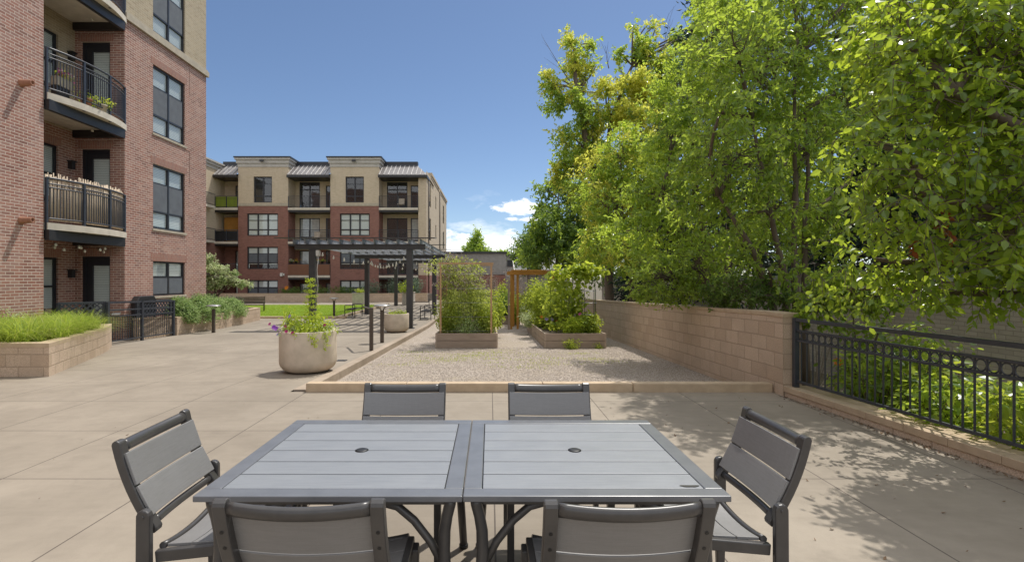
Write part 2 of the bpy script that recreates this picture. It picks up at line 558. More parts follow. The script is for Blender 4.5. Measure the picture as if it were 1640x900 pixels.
def wood_mat(name, c1, c2, along='X', rough=0.8, scale=1.0):
    t = NT(name)
    mpn = t.node("Mapping")
    s = {'X': (1.2, 22, 22), 'Y': (22, 1.2, 22), 'Z': (22, 22, 1.2)}[along]
    mpn.inputs["Scale"].default_value = tuple(x * scale for x in s)
    t.link(t.obj(), mpn.inputs[0])
    n = t.noise(mpn.outputs[0], 2.2, 6, 0.65, 0.6)
    n2 = t.noise(t.obj(), 2.5, 3)
    col = t.mix(t.ramp(n, [(0.3, 0.0), (0.7, 1.0)]), c1, c2)
    col = t.mix(t.ramp(n2, [(0.4, 0.0), (0.7, 0.35)]), col, tuple(x * 0.6 for x in c2))
    t.bsdf(col, rough, n, 0.5, 0.004, spec=0.25)
    return t.mat

M = {}
M['patio'] = concrete_mat("tan_concrete", (0.318, 0.272, 0.215), (0.264, 0.224, 0.175))
M['kerb'] = concrete_mat("kerb_concrete", (0.40, 0.325, 0.25), (0.32, 0.255, 0.19), joints=False)
M['gravel'] = gravel_mat("crushed_gravel")
M['stone'] = plain("gravel_stone", (0.62, 0.54, 0.47), (0.28, 0.235, 0.195), 60, 0.9, 0.3, 200, coords='pos')
M['soil'] = plain("dark_soil", (0.06, 0.043, 0.03), (0.11, 0.08, 0.055), 14, 0.95, 0.8, 45, coords='pos', bdist=0.03)
M['earth'] = plain("dry_earth", (0.16, 0.13, 0.09), (0.10, 0.085, 0.05), 3, 0.95, 0.6, 25, coords='pos', bdist=0.03)
M['lawn'] = plain("lawn_turf", (0.20, 0.32, 0.018), (0.15, 0.26, 0.014), 30, 0.8, 0.8, 160, coords='pos', bdist=0.03)
red = [(0.20, 0.105, 0.085), (0.33, 0.155, 0.115), (0.38, 0.195, 0.145), (0.28, 0.165, 0.14), (0.45, 0.275, 0.215)]
M['brick'] = brick_mat("red_brick", red, (0.60, 0.51, 0.43))
M['brick_soldier'] = brick_mat("red_soldier_brick", red[1:4], (0.36, 0.27, 0.21), vert=True)
tan = [(0.33, 0.26, 0.17), (0.43, 0.345, 0.23), (0.47, 0.385, 0.26), (0.38, 0.315, 0.22)]
M['tan_brick'] = brick_mat("tan_brick", tan, (0.50, 0.44, 0.33))
farred = [(0.18, 0.082, 0.066), (0.26, 0.122, 0.094), (0.30, 0.148, 0.115), (0.225, 0.112, 0.09)]
M['far_brick'] = brick_mat("far_red_brick", farred, (0.27, 0.15, 0.12), bump=0.3)
M['far_tan'] = brick_mat("far_tan_brick", [(0.46, 0.37, 0.25), (0.58, 0.475, 0.34), (0.52, 0.42, 0.295)], (0.55, 0.47, 0.36), bump=0.3)
M['alley_brick'] = brick_mat("grey_painted_brick", [(0.46, 0.41, 0.36), (0.52, 0.47, 0.415), (0.56, 0.51, 0.455)], (0.36, 0.32, 0.28), bump=0.6)
M['limestone'] = plain("limestone_band", (0.46, 0.40, 0.30), (0.38, 0.33, 0.25), 5, 0.8, 0.3, 60, coords='pos')
M['block'] = block_mat("tan_split_block", [(0.54, 0.41, 0.295), (0.65, 0.51, 0.38), (0.59, 0.46, 0.34)], (0.34, 0.26, 0.185))
M['blockcap'] = plain("tan_block_cap", (0.50, 0.385, 0.26), (0.42, 0.32, 0.215), 6, 0.85, 0.5, 90, coords='pos')
M['grey_siding'] = plain("grey_panel", (0.30, 0.29, 0.27), (0.25, 0.24, 0.225), 3, 0.7, 0.1, 30, coords='pos')
M['cornice'] = plain("taupe_cornice", (0.46, 0.43, 0.385), (0.40, 0.375, 0.335), 3, 0.7, 0.1, 30, coords='pos')
M['seam'] = plain("standing_seam_metal", (0.24, 0.22, 0.21), (0.20, 0.185, 0.18), 3, 0.42, 0.05, 20, metal=0.4, coords='pos')
M['dark_metal'] = plain("bronze_black_metal", (0.022, 0.021, 0.022), (0.03, 0.028, 0.028), 10, 0.42, 0.08, 150)
M['rail'] = plain("navy_black_railing", (0.032, 0.037, 0.05), (0.045, 0.05, 0.06), 10, 0.4, 0.05, 150)
M['steel'] = plain("charcoal_steel", (0.035, 0.034, 0.035), (0.05, 0.048, 0.047), 5, 0.45, 0.08, 80)
M['steel_sunlit'] = plain("sunlit_purlin", (0.38, 0.39, 0.41), (0.26, 0.265, 0.28), 9, 0.45, 0.1, 60)  # pale tone puts the sunlit look of the purlins into the colour
M['bronze'] = plain("bronze_post", (0.075, 0.055, 0.04), (0.06, 0.045, 0.034), 10, 0.5, 0.1, 90)
M['frame'] = plain("dark_window_frame", (0.017, 0.019, 0.025), (0.024, 0.025, 0.03), 8, 0.4, 0.05, 60)
M['glass'] = glass_mat("window_glass", (0.88, 0.91, 0.92), 0.10)
M['glass_dark'] = glass_mat("dark_tinted_glass", (0.5, 0.55, 0.6), 0.10)  # darker tint than the other window glass
M['blind'] = stripe_mat("slatted_blind", (0.85, 0.88, 0.82), (0.45, 0.48, 0.45), 0.05)
M['screen'] = plain("insect_screen", (0.13, 0.145, 0.16), (0.11, 0.12, 0.135), 4, 0.9, 0.2, 400)
M['room'] = plain("dim_room", (0.02, 0.02, 0.022), (0.035, 0.033, 0.03), 1.5, 0.9, 0.0, 20, coords='pos')  # near-black colour stands in for the unlit rooms behind the windows
M['curtain'] = plain("pale_curtain", (0.7, 0.7, 0.66), (0.55, 0.56, 0.55), 5, 0.9, 0.3, 25, coords='pos')
M['slab'] = plain("balcony_slab", (0.62, 0.56, 0.46), (0.52, 0.47, 0.385), 4, 0.85, 0.3, 50, coords='pos')
M['white'] = plain("white_paint", (0.7, 0.68, 0.63), (0.6, 0.58, 0.54), 6, 0.6, 0.1, 60)
M['terracotta'] = plain("terracotta", (0.36, 0.17, 0.10), (0.28, 0.13, 0.08), 12, 0.8, 0.3, 70)
M['planter'] = plain("cast_concrete_planter", (0.56, 0.47, 0.365), (0.46, 0.385, 0.295), 4.5, 0.85, 0.5, 120, bdist=0.006)
M['planter2'] = plain("pale_cast_concrete", (0.50, 0.45, 0.37), (0.42, 0.37, 0.30), 5, 0.85, 0.5, 120)
M['bedwood'] = wood_mat("weathered_plank", (0.26, 0.195, 0.15), (0.39, 0.31, 0.24), 'X')
M['bedwood_y'] = wood_mat("weathered_side_plank", (0.33, 0.255, 0.195), (0.45, 0.36, 0.28), 'Y')
M['stake'] = wood_mat("raw_pine_stake", (0.50, 0.32, 0.18), (0.40, 0.25, 0.14), 'Z')
M['cedar'] = wood_mat("golden_cedar", (0.52, 0.26, 0.06), (0.42, 0.20, 0.045), 'X')
M['slatwood'] = stripe_mat("balcony_wood_slats", (0.20, 0.09, 0.05), (0.05, 0.025, 0.018), 0.11, 'X', 0.8, 0.14)
M['reed'] = wood_mat("bundled_reed", (0.72, 0.60, 0.45), (0.50, 0.40, 0.29), 'Z')
M['bark'] = wood_mat("grey_bark", (0.11, 0.085, 0.065), (0.17, 0.135, 0.105), 'Z', 0.95, 0.6)
M['twig'] = plain("pale_twig", (0.30, 0.26, 0.22), (0.22, 0.19, 0.16), 10, 0.9, 0.2, 80)
# furniture
M['chair_metal'] = plain("gunmetal_powder_coat", (0.066, 0.062, 0.059), (0.053, 0.050, 0.048), 14, 0.33, 0.06, 260, spec=0.55, bdist=0.001)
M['table_metal'] = plain('table_frame_metal', (0.15, 0.155, 0.165), (0.125, 0.13, 0.14), 10, 0.36, 0.08, 260, spec=0.6, bdist=0.001)  # lighter than the leg metal: sky sheen put into the colour
def slat_mat(name, c1, c2, along):
    t = NT(name)
    mpn = t.node("Mapping")
    mpn.inputs["Scale"].default_value = (2.0, 60, 60) if along == 'X' else (60, 2.0, 60)
    t.link(t.obj(), mpn.inputs[0])
    n = t.noise(mpn.outputs[0], 3.0, 6, 0.7, 0.4)
    n2 = t.noise(t.obj(), 7, 4)
    sp = t.noise(t.obj(), 320, 2, 0.8)
    col = t.mix(t.ramp(n, [(0.3, 0.0), (0.7, 1.0)]), c1, c2)
    col = t.mix(t.ramp(n2, [(0.4, 0.0), (0.75, 0.35)]), col, tuple(x * 1.3 for x in c1))
    col = t.mix(t.ramp(sp, [(0.55, 0.0), (0.7, 0.35)]), col, tuple(x * 1.5 for x in c1))
    h = t.math('ADD', t.math('MULTIPLY', n, 0.7), t.math('MULTIPLY', sp, 0.5))
    t.bsdf(col, t.math('ADD', 0.40, t.math('MULTIPLY', n2, 0.22)), h, 0.35, 0.0015, spec=0.8)
    return t.mat
M['slat'] = slat_mat("grey_faux_wood_slat", (0.168, 0.164, 0.16), (0.21, 0.205, 0.20), 'X')
M['slat_table'] = slat_mat("grey_faux_wood_table_slat", (0.165, 0.176, 0.19), (0.225, 0.236, 0.25), 'X')
M['black'] = plain("black_plastic", (0.01, 0.01, 0.011), (0.016, 0.016, 0.017), 20, 0.5, 0.05, 100)
M['lamp_head'] = plain("brushed_lamp_cap", (0.45, 0.43, 0.40), (0.36, 0.35, 0.33), 10, 0.35, 0.05, 80, metal=0.6)
M['bulb'] = plain("pale_bulb", (0.75, 0.72, 0.62), (0.65, 0.62, 0.52), 10, 0.2, 0.0, 30)
M['galv'] = plain("galvanised_wire", (0.42, 0.42, 0.42), (0.3, 0.3, 0.31), 10, 0.4, 0.05, 60, metal=0.5)
M['coping'] = plain("metal_coping", (0.50, 0.52, 0.55), (0.40, 0.42, 0.45), 4, 0.4, 0.05, 30, metal=0.5, coords='pos')
M['seam_rib'] = plain('sunlit_seam_rib', (0.55, 0.53, 0.5), (0.45, 0.43, 0.41), 3, 0.4, 0.05, 20, coords='pos')  # ribs lighter than the roof: sunlight on the seams put into the colour
M['shingle'] = brick_mat("grey_shingle", [(0.20, 0.20, 0.20), (0.27, 0.27, 0.265), (0.24, 0.235, 0.235)], (0.12, 0.12, 0.12), 0.4, 0.14)
# foliage
M['leaf_pear'] = leaf_mat("pear_leaf", [(0.0, (0.07, 0.15, 0.05)), (0.5, (0.18, 0.31, 0.045)), (1.0, (0.33, 0.45, 0.06))], (0.88, 1.0, 0.06), 0.60, 0.27, 0.9)
M['leaf_mid'] = leaf_mat("tree_leaf", [(0.0, (0.075, 0.155, 0.055)), (0.5, (0.19, 0.32, 0.055)), (1.0, (0.35, 0.47, 0.07))], (0.86, 1.0, 0.09), 0.60, 0.30, 0.8)
M['leaf_yellow'] = leaf_mat("yellowing_leaf", [(0.0, (0.36, 0.40, 0.05)), (0.5, (0.60, 0.59, 0.09)), (1.0, (0.76, 0.72, 0.15))], (1.0, 1.0, 0.16), 0.58, 0.5)
M['leaf_dark'] = leaf_mat("dark_leaf", [(0.0, (0.04, 0.09, 0.035)), (0.5, (0.09, 0.17, 0.045)), (1.0, (0.16, 0.25, 0.06))], (0.5, 0.66, 0.08), 0.48, 0.5)
M['needle'] = leaf_mat("conifer_needle", [(0.0, (0.012, 0.028, 0.02)), (0.6, (0.024, 0.05, 0.036)), (1.0, (0.04, 0.075, 0.05))], (0.06, 0.11, 0.06), 0.2, 0.6)
M['leaf_veg'] = leaf_mat("vegetable_leaf", [(0.0, (0.09, 0.16, 0.03)), (0.5, (0.25, 0.35, 0.05)), (1.0, (0.46, 0.54, 0.11))], (0.95, 1.0, 0.09), 0.56, 0.5)
M['leaf_vine'] = leaf_mat("vine_leaf", [(0.0, (0.08, 0.13, 0.045)), (0.5, (0.23, 0.30, 0.075)), (1.0, (0.46, 0.50, 0.17))], (0.9, 0.95, 0.16), 0.54, 0.5)
M['leaf_lime'] = leaf_mat("lime_leaf", [(0.0, (0.20, 0.31, 0.03)), (0.5, (0.38, 0.49, 0.05)), (1.0, (0.54, 0.60, 0.09))], (0.85, 0.95, 0.08), 0.5, 0.5)
M['leaf_silver'] = leaf_mat("silver_leaf", [(0.0, (0.32, 0.39, 0.18)), (0.5, (0.56, 0.63, 0.36)), (1.0, (0.76, 0.80, 0.56))], (0.9, 0.95, 0.45), 0.4, 0.6)
M['leaf_sage'] = leaf_mat("sage_leaf", [(0.0, (0.10, 0.15, 0.10)), (0.5, (0.19, 0.26, 0.175)), (1.0, (0.30, 0.37, 0.26))], (0.2, 0.3, 0.16), 0.25, 0.6)
M['leaf_hedge'] = leaf_mat("hedge_leaf", [(0.0, (0.07, 0.13, 0.04)), (0.5, (0.28, 0.41, 0.14)), (1.0, (0.50, 0.60, 0.28))], (0.6, 0.75, 0.25), 0.35, 0.45)
M['leaf_grass'] = leaf_mat("ornamental_blade", [(0.0, (0.08, 0.15, 0.02)), (0.35, (0.22, 0.34, 0.035)), (0.75, (0.38, 0.48, 0.07)), (0.9, (0.50, 0.56, 0.16)), (1.0, (0.58, 0.50, 0.26))], (0.75, 0.88, 0.10), 0.45, 0.5)
M['leaf_lawn'] = leaf_mat("lawn_blade", [(0.0, (0.18, 0.27, 0.02)), (0.5, (0.27, 0.37, 0.03)), (1.0, (0.37, 0.44, 0.06))], (0.65, 0.8, 0.06), 0.42, 0.5)
M['leaf_purple'] = leaf_mat("dusky_leaf", [(0.0, (0.16, 0.12, 0.115)), (0.5, (0.30, 0.24, 0.21)), (1.0, (0.46, 0.40, 0.33))], (0.6, 0.5, 0.4), 0.3, 0.5)
M['leaf_red'] = leaf_mat("red_dead_leaf", [(0.0, (0.28, 0.06, 0.02)), (0.5, (0.42, 0.11, 0.03)), (1.0, (0.40, 0.19, 0.06))], (0.6, 0.2, 0.04), 0.4, 0.6)
M['leaf_brown'] = leaf_mat('brown_litter', [(0.0, (0.10, 0.06, 0.035)), (1.0, (0.26, 0.17, 0.10))], (0.3, 0.2, 0.1), 0.2, 0.8)
M['stem'] = plain("green_stem", (0.14, 0.2, 0.04), (0.2, 0.24, 0.06), 12, 0.7, 0.1, 60)
def petal(name, c): return leaf_mat(name, [(0.0, tuple(x * 0.7 for x in c)), (1.0, c)], c, 0.35, 0.6)
M['pink'] = petal("pink_petal", (0.62, 0.12, 0.34)); M['purple'] = petal("purple_petal", (0.38, 0.10, 0.60))
M['orange'] = petal("orange_petal", (0.80, 0.28, 0.02)); M['lilac'] = petal("lilac_petal", (0.45, 0.38, 0.72))
M['magenta'] = petal("magenta_petal", (0.45, 0.03, 0.18)); M['whitepetal'] = petal("white_petal", (0.78, 0.74, 0.68))
# ---------------------------------------------------------------- ground, walks, lawn, kerbs
def strip(name, x0f, x1f, ys, dz, mat, kind='structure', label=None):
    """a sheet that follows the fall of the ground between two edges x0(y), x1(y)"""
    m = MB()
    n = 6
    for a, b in zip(ys[:-1], ys[1:]):
        for i in range(n):
            xs = [x0f(a) + (x1f(a) - x0f(a)) * k / n for k in (i, i + 1)]
            xt = [x0f(b) + (x1f(b) - x0f(b)) * k / n for k in (i, i + 1)]
            m.quad((xs[0], a, zg(a) + dz), (xs[1], a, zg(a) + dz), (xt[1], b, zg(b) + dz), (xt[0], b, zg(b) + dz))
    o = m.build(name, mat)
    props(o, label, None, None, kind)
    return o

g = MB()
g.quad((-700, -60, -1.3), (700, -60, -1.3), (700, 1400, -1.3), (-700, 1400, -1.3))
props(g.build("ground", M['earth']), kind='structure')

fx = lambda y: 3.87 + (6.70 - y) * 0.0877          # face of the low kerb wall along the railing
strip("patio", lambda y: -11.9, lambda y: fx(y), [-9, 0, 6.84], 0, M['patio'])
strip("walkway", lambda y: -26.0, lambda y: -2.74, [6.84, 7.0, 14, 21, 45.6], 0, M['patio'])
strip("far_path", lambda y: -2.62, lambda y: 9.0, [34.0, 60.0], -0.004, M['patio'])
strip("gravel_bed", lambda y: -2.60, lambda y: 3.90, [6.9, 7.0, 14, 21, 34.0], -0.125, M['gravel'])

k = MB()                                            # concrete edge of the walk above the gravel
for a, b in ((6.96, 7.0), (7.0, 21.0), (21.0, 45.6)):
    n = max(1, int((b - a) / 1.5))
    for i in range(n):
        p, q = a + (b - a) * i / n, a + (b - a) * (i + 1) / n - (0.012 if b - a > 1 else 0)
        za, zb = zg(p) + 0.006, zg(q) + 0.006
        k.add([(-2.745, p, za - .3), (-2.57, p, za - .3), (-2.57, q, zb - .3), (-2.745, q, zb - .3),
               (-2.745, p, za), (-2.57, p, za), (-2.57, q, zb), (-2.745, q, zb)],
              [(0, 3, 2, 1), (4, 5, 6, 7), (0, 1, 5, 4), (1, 2, 6, 5), (2, 3, 7, 6), (3, 0, 4, 7)])
props(k.build("walk_kerb", M['kerb'], bevel=0.008), kind='structure')
k = MB()
xs = [-2.52, -1.15, 0.72, 1.95, 3.86]
for a, b in zip(xs[:-1], xs[1:]):
    k.box(a + .004, b - .004, 6.81, 6.955, -0.1, 0.122)
props(k.build("front_kerb", M['blockcap'], bevel=0.012), kind='structure')

# lawn with its block edging
strip("lawn", lambda y: -19.0, lambda y: -7.55, [24.55, 30, 36.0], 0.05, M['lawn'])
k = MB()
y = 24.4
while y < 36.0:
    k.box(-7.55, -7.33, y, y + .385, zg(y) - .1, zg(y) + 0.115); y += 0.40
x = -19.0
while x < -7.4:
    k.box(x, x + .385, 24.3, 24.52, zg(24) - .1, zg(24) + 0.10); x += 0.40
props(k.build("lawn_edging", M['blockcap'], bevel=0.015), kind='structure')

strip("alley_bed", lambda y: fx(min(y, 6.7)) + .28 if y < 6.7 else 4.14, lambda y: 7.35, [-6, 0, 6.7, 7.0, 21, 34], -0.42, M['earth'])
strip("alley_lane", lambda y: 7.3, lambda y: 40.0, [-8, 60], -0.75, M['earth'])

# loose stones over the gravel (nobody could count them)
def stones(name, n, x0, x1, y0, y1, dz, s0, s1, mat):
    xs = rng.uniform(x0, x1, n); ys = y0 + (y1 - y0) * rng.random(n) ** 1.6
    oc = np.array([(1, 0, 0), (0, 1, 0), (-1, 0, 0), (0, -1, 0), (0, 0, .75), (0, 0, -.6)])
    fa = np.array([(0, 1, 4), (1, 2, 4), (2, 3, 4), (3, 0, 4), (1, 0, 5), (2, 1, 5), (3, 2, 5), (0, 3, 5)])
    zz = np.array([zg(v) for v in ys]) + dz
    an = rng.uniform(0, 6.28, n); sz = rng.uniform(s0, s1, n)
    c, s = np.cos(an)[:, None], np.sin(an)[:, None]
    sx = sz[:, None] * rng.uniform(.7, 1.4, n)[:, None]; sy = sz[:, None] * rng.uniform(.6, 1.1, n)[:, None]
    ox, oy, oz = oc[:, 0][None] * sx, oc[:, 1][None] * sy, oc[:, 2][None] * sz[:, None]
    V = np.stack([xs[:, None] + ox * c - oy * s, ys[:, None] + ox * s + oy * c, zz[:, None] + oz], -1).reshape(-1, 3)
    F = (fa[None] + (np.arange(n) * 6)[:, None, None]).reshape(-1, 3)
    me = mesh_np(name, V, F, 3, [mat])
    o = link_mesh(name, me, None, (0, 0, 0))
    return props(o, kind='stuff')

def mesh_np(name, V, F, k, mats, mi=None, smooth=False):
    me = bpy.data.meshes.new(name)
    me.vertices.add(len(V)); me.vertices.foreach_set("co", np.ascontiguousarray(V, dtype=np.float32).ravel())
    me.loops.add(len(F) * k); me.loops.foreach_set("vertex_index", np.ascontiguousarray(F, dtype=np.int32).ravel())
    me.polygons.add(len(F))
    me.polygons.foreach_set("loop_start", np.arange(len(F), dtype=np.int32) * k)
    for m in mats: me.materials.append(m)
    if mi is not None: me.polygons.foreach_set("material_index", np.ascontiguousarray(mi, dtype=np.int32))
    me.polygons.foreach_set("use_smooth", np.full(len(F), smooth))
    me.update(calc_edges=True); me.validate()
    return me

o = stones("loose_gravel", 34000, -2.5, 3.8, 6.97, 13.5, -0.121, 0.005, 0.014, M['stone'])
o["label"] = "loose crushed stone scattered over the gravel bed"

# ---------------------------------------------------------------- block walls
def ribbon(m, pts, z0, z1, u0=0.0, flip=False, mi=0, cap=None):
    """upright band along pts; z0,z1 are functions of the point; UV in metres"""
    u = u0
    for a, b in zip(pts[:-1], pts[1:]):
        L = math.hypot(b[0] - a[0], b[1] - a[1])
        q = [(a[0], a[1], z0(a)), (b[0], b[1], z0(b)), (b[0], b[1], z1(b)), (a[0], a[1], z1(a))]
        uv = [(u, 0), (u + L, 0), (u + L, z1(b) - z0(b)), (u, z1(a) - z0(a))]
        if flip: q, uv = q[::-1], uv[::-1]
        m.quad(*q, mi=mi, uv=uv)
        u += L

def offset(pts, d):
    out = []
    for i, p in enumerate(pts):
        a = Vector(pts[max(i - 1, 0)]); b = Vector(pts[min(i + 1, len(pts) - 1)])
        t = (b - a).normalized()
        out.append((p[0] - t.y * d, p[1] + t.x * d))
    return out

def block_wall(name, pts, thick, h, label, cat='wall', capz=0.055, base=lambda p: zg(p[1]), over=0.012, sink=0.25, group=None):
    """free-standing wall whose visible face runs along pts, thickness to the left of the path"""
    t = empty(name, (pts[0][0], pts[0][1], base(pts[0])), label, cat, group)
    inner = offset(pts, thick)
    z0 = lambda p: base(p) - sink
    zt = lambda p: base(p) + h - capz
    m = MB()
    ribbon(m, pts, z0, zt); ribbon(m, inner, z0, zt, flip=True)
    ribbon(m, [inner[0], pts[0]], z0, zt); ribbon(m, [pts[-1], inner[-1]], z0, zt)
    m.build("blockwork", M['block'], t)
    o_, i_ = offset(pts, -over), offset(pts, thick + over)
    def ext(ps):
        a, b = Vector(ps[0]), Vector(ps[1]); s = (a - b).normalized() * over
        c, d = Vector(ps[-1]), Vector(ps[-2]); e_ = (c - d).normalized() * over
        return [tuple(a + s)] + list(ps[1:-1]) + [tuple(c + e_)]
    o_, i_ = ext(o_), ext(i_)
    c = MB()
    for k_ in range(len(pts) - 1):
        a, b, cc, d = o_[k_], o_[k_ + 1], i_[k_ + 1], i_[k_]
        za, zb = base(pts[k_]) + h - capz, base(pts[k_ + 1]) + h - capz
        L = math.hypot(b[0] - a[0], b[1] - a[1]); n = max(1, round(L / 0.42))
        for j in range(n):
            f0, f1 = j / n, (j + 1) / n - 0.004 / L
            lp = lambda p, q, f: (p[0] + (q[0] - p[0]) * f, p[1] + (q[1] - p[1]) * f)
            A, B, C_, D = lp(a, b, f0), lp(a, b, f1), lp(d, cc, f1), lp(d, cc, f0)
            z0_, z1_ = za + (zb - za) * f0, za + (zb - za) * f1
            c.add([(*A, z0_), (*B, z1_), (*C_, z1_), (*D, z0_), (*A, z0_ + capz), (*B, z1_ + capz), (*C_, z1_ + capz), (*D, z0_ + capz)],
                  [(0, 3, 2, 1), (4, 5, 6, 7), (0, 1, 5, 4), (1, 2, 6, 5), (2, 3, 7, 6), (3, 0, 4, 7)])
    c.build("cap", M['blockcap'], t, bevel=0.006)
    return t

# long wall on the right of the gravel bed
pts = [(3.87, y) for y in (22.0, 21.0, 14.0, 7.0, 6.6)]
block_wall("block_wall", pts, 0.25, 1.09, "long tan split-face block wall with a flat cap along the gravel garden", base=lambda p: zg(p[1]) - 0.0)
# low kerb wall that carries the railing
pts = [(fx(y), y) for y in (6.58, 4.0, 1.0, -5.0)]
block_wall("kerb_wall", pts, 0.30, 0.135, "low tan block kerb under the black iron railing", capz=0.075, base=lambda p: 0.0)
m = MB()
for _i in range(560):
    y = rng.uniform(1.5, 6.6); x = fx(y) - abs(rng.normal(0, 0.05)) - 0.01
    if _i > 440: x, y = fx(y) - rng.uniform(.1, 2.6) ** 1.2, rng.uniform(1.6, 6.7)
    if _i > 530: x, y = rng.uniform(-4.5, 1.5), rng.uniform(3.4, 6.7)
    s = rng.uniform(0.006, 0.02); a = rng.uniform(0, 6.28)
    d, e_ = Vector((math.cos(a), math.sin(a), rng.uniform(0, .5))) * s, Vector((-math.sin(a), math.cos(a), rng.uniform(0, .5))) * s * .5
    p = Vector((x, y, 0.006))
    m.quad(p - d, p + e_, p + d + Vector((0, 0, .004)), p - e_)
o = m.build("leaf_litter", M['leaf_brown']); props(o, "dry brown leaf litter swept along the foot of the kerb wall", kind='stuff')

# left planters
def planter(name, ring, h, label, base, soil_drop=0.08, thick=0.2):
    """closed block planter: ring runs anticlockwise"""
    cx, cy = np.mean([p[0] for p in ring]), np.mean([p[1] for p in ring])
    t = empty(name, (cx, cy, base((cx, cy))), label, 'planter')
    rp = list(ring) + [ring[0]]
    n = len(ring)
    inn = []
    for i in range(n):
        a, b, c_ = Vector(ring[i - 1]), Vector(ring[i]), Vector(ring[(i + 1) % n])
        d1, d2 = (b - a).normalized(), (c_ - b).normalized()
        n1, n2 = Vector((-d1.y, d1.x)), Vector((-d2.y, d2.x))
        bis = (n1 + n2).normalized()
        inn.append(tuple(b + bis * (thick / max(0.35, bis.dot(n1)))))
    ip = inn + [inn[0]]
    capz = 0.065
    m = MB()
    ribbon(m, rp, lambda p: base(p) - .25, lambda p: base(p) + h - capz)
    ribbon(m, ip, lambda p: base(p) - .25, lambda p: base(p) + h - capz, flip=True)
    m.build("blockwork", M['block'], t)
    c = MB()
    for a, b, i0, i1 in zip(rp[:-1], rp[1:], ip[:-1], ip[1:]):
        za, zb = base(a) + h - capz, base(b) + h - capz
        e_ = lambda p, z: (p[0] + (p[0] - cx) * .003, p[1] + (p[1] - cy) * .003, z)
        c.add([e_(a, za), e_(b, zb), (*i1, zb), (*i0, za), e_(a, za + capz), e_(b, zb + capz), (*i1, zb + capz), (*i0, za + capz)],
              [(0, 3, 2, 1), (4, 5, 6, 7), (0, 1, 5, 4), (1, 2, 6, 5), (2, 3, 7, 6), (3, 0, 4, 7)])
    c.build("cap", M['blockcap'], t)
    s = MB()
    b0 = len(s.v)
    s.v += [(p[0], p[1], base(p) + h - soil_drop) for p in inn]
    s.face(list(range(b0, b0 + n)))
    s.build("soil", M['soil'], t)
    return t, inn

ringA = [(-10.40, 8.0), (-7.11, 8.05), (-7.55, 8.95), (-7.98, 9.85), (-8.42, 10.75), (-8.90, 11.62), (-9.42, 12.42), (-9.66, 12.75), (-10.40, 12.30)]
plA, innA = planter("grass_planter", ringA, 0.53, "curved tan block planter overflowing with long bright green grass", lambda p: zg(p[1]) * .8)
ringB = [(-10.38, 15.85), (-9.93, 15.85), (-10.2, 18.3), (-10.55, 21.2), (-10.86, 23.6), (-12.6, 24.2), (-14.5, 23.2), (-14.5, 18.9), (-10.38, 18.9)]
plB, innB = planter("hedge_planter", ringB, 0.58, "tan block planter of rounded shrubs beside the brick building corner", lambda p: zg(p[1]))
block_wall("recess_wall", [(-10.08, 14.30), (-10.05, 15.82)], 0.14, 0.62, "small shaded tan block wall behind the black gate")

# boundary brick wall in the alley, with metal coping
t = empty("alley_wall", (7.3, 10, -0.75), "tall grey painted brick wall with metal coping behind the trees", "wall")
m = MB()
m.box(7.3, 7.55, -8, 12.0, -0.8, 1.50); m.box(7.6, 7.85, 12.0, 34.0, -0.8, 1.50)
m.build("brickwork", M['alley_brick'], t)
m = MB(); m.box(7.24, 7.61, -8, 12.02, 1.502, 1.62); m.box(7.54, 7.91, 12.03, 34.0, 1.502, 1.62)
m.build("coping", M['coping'], t)
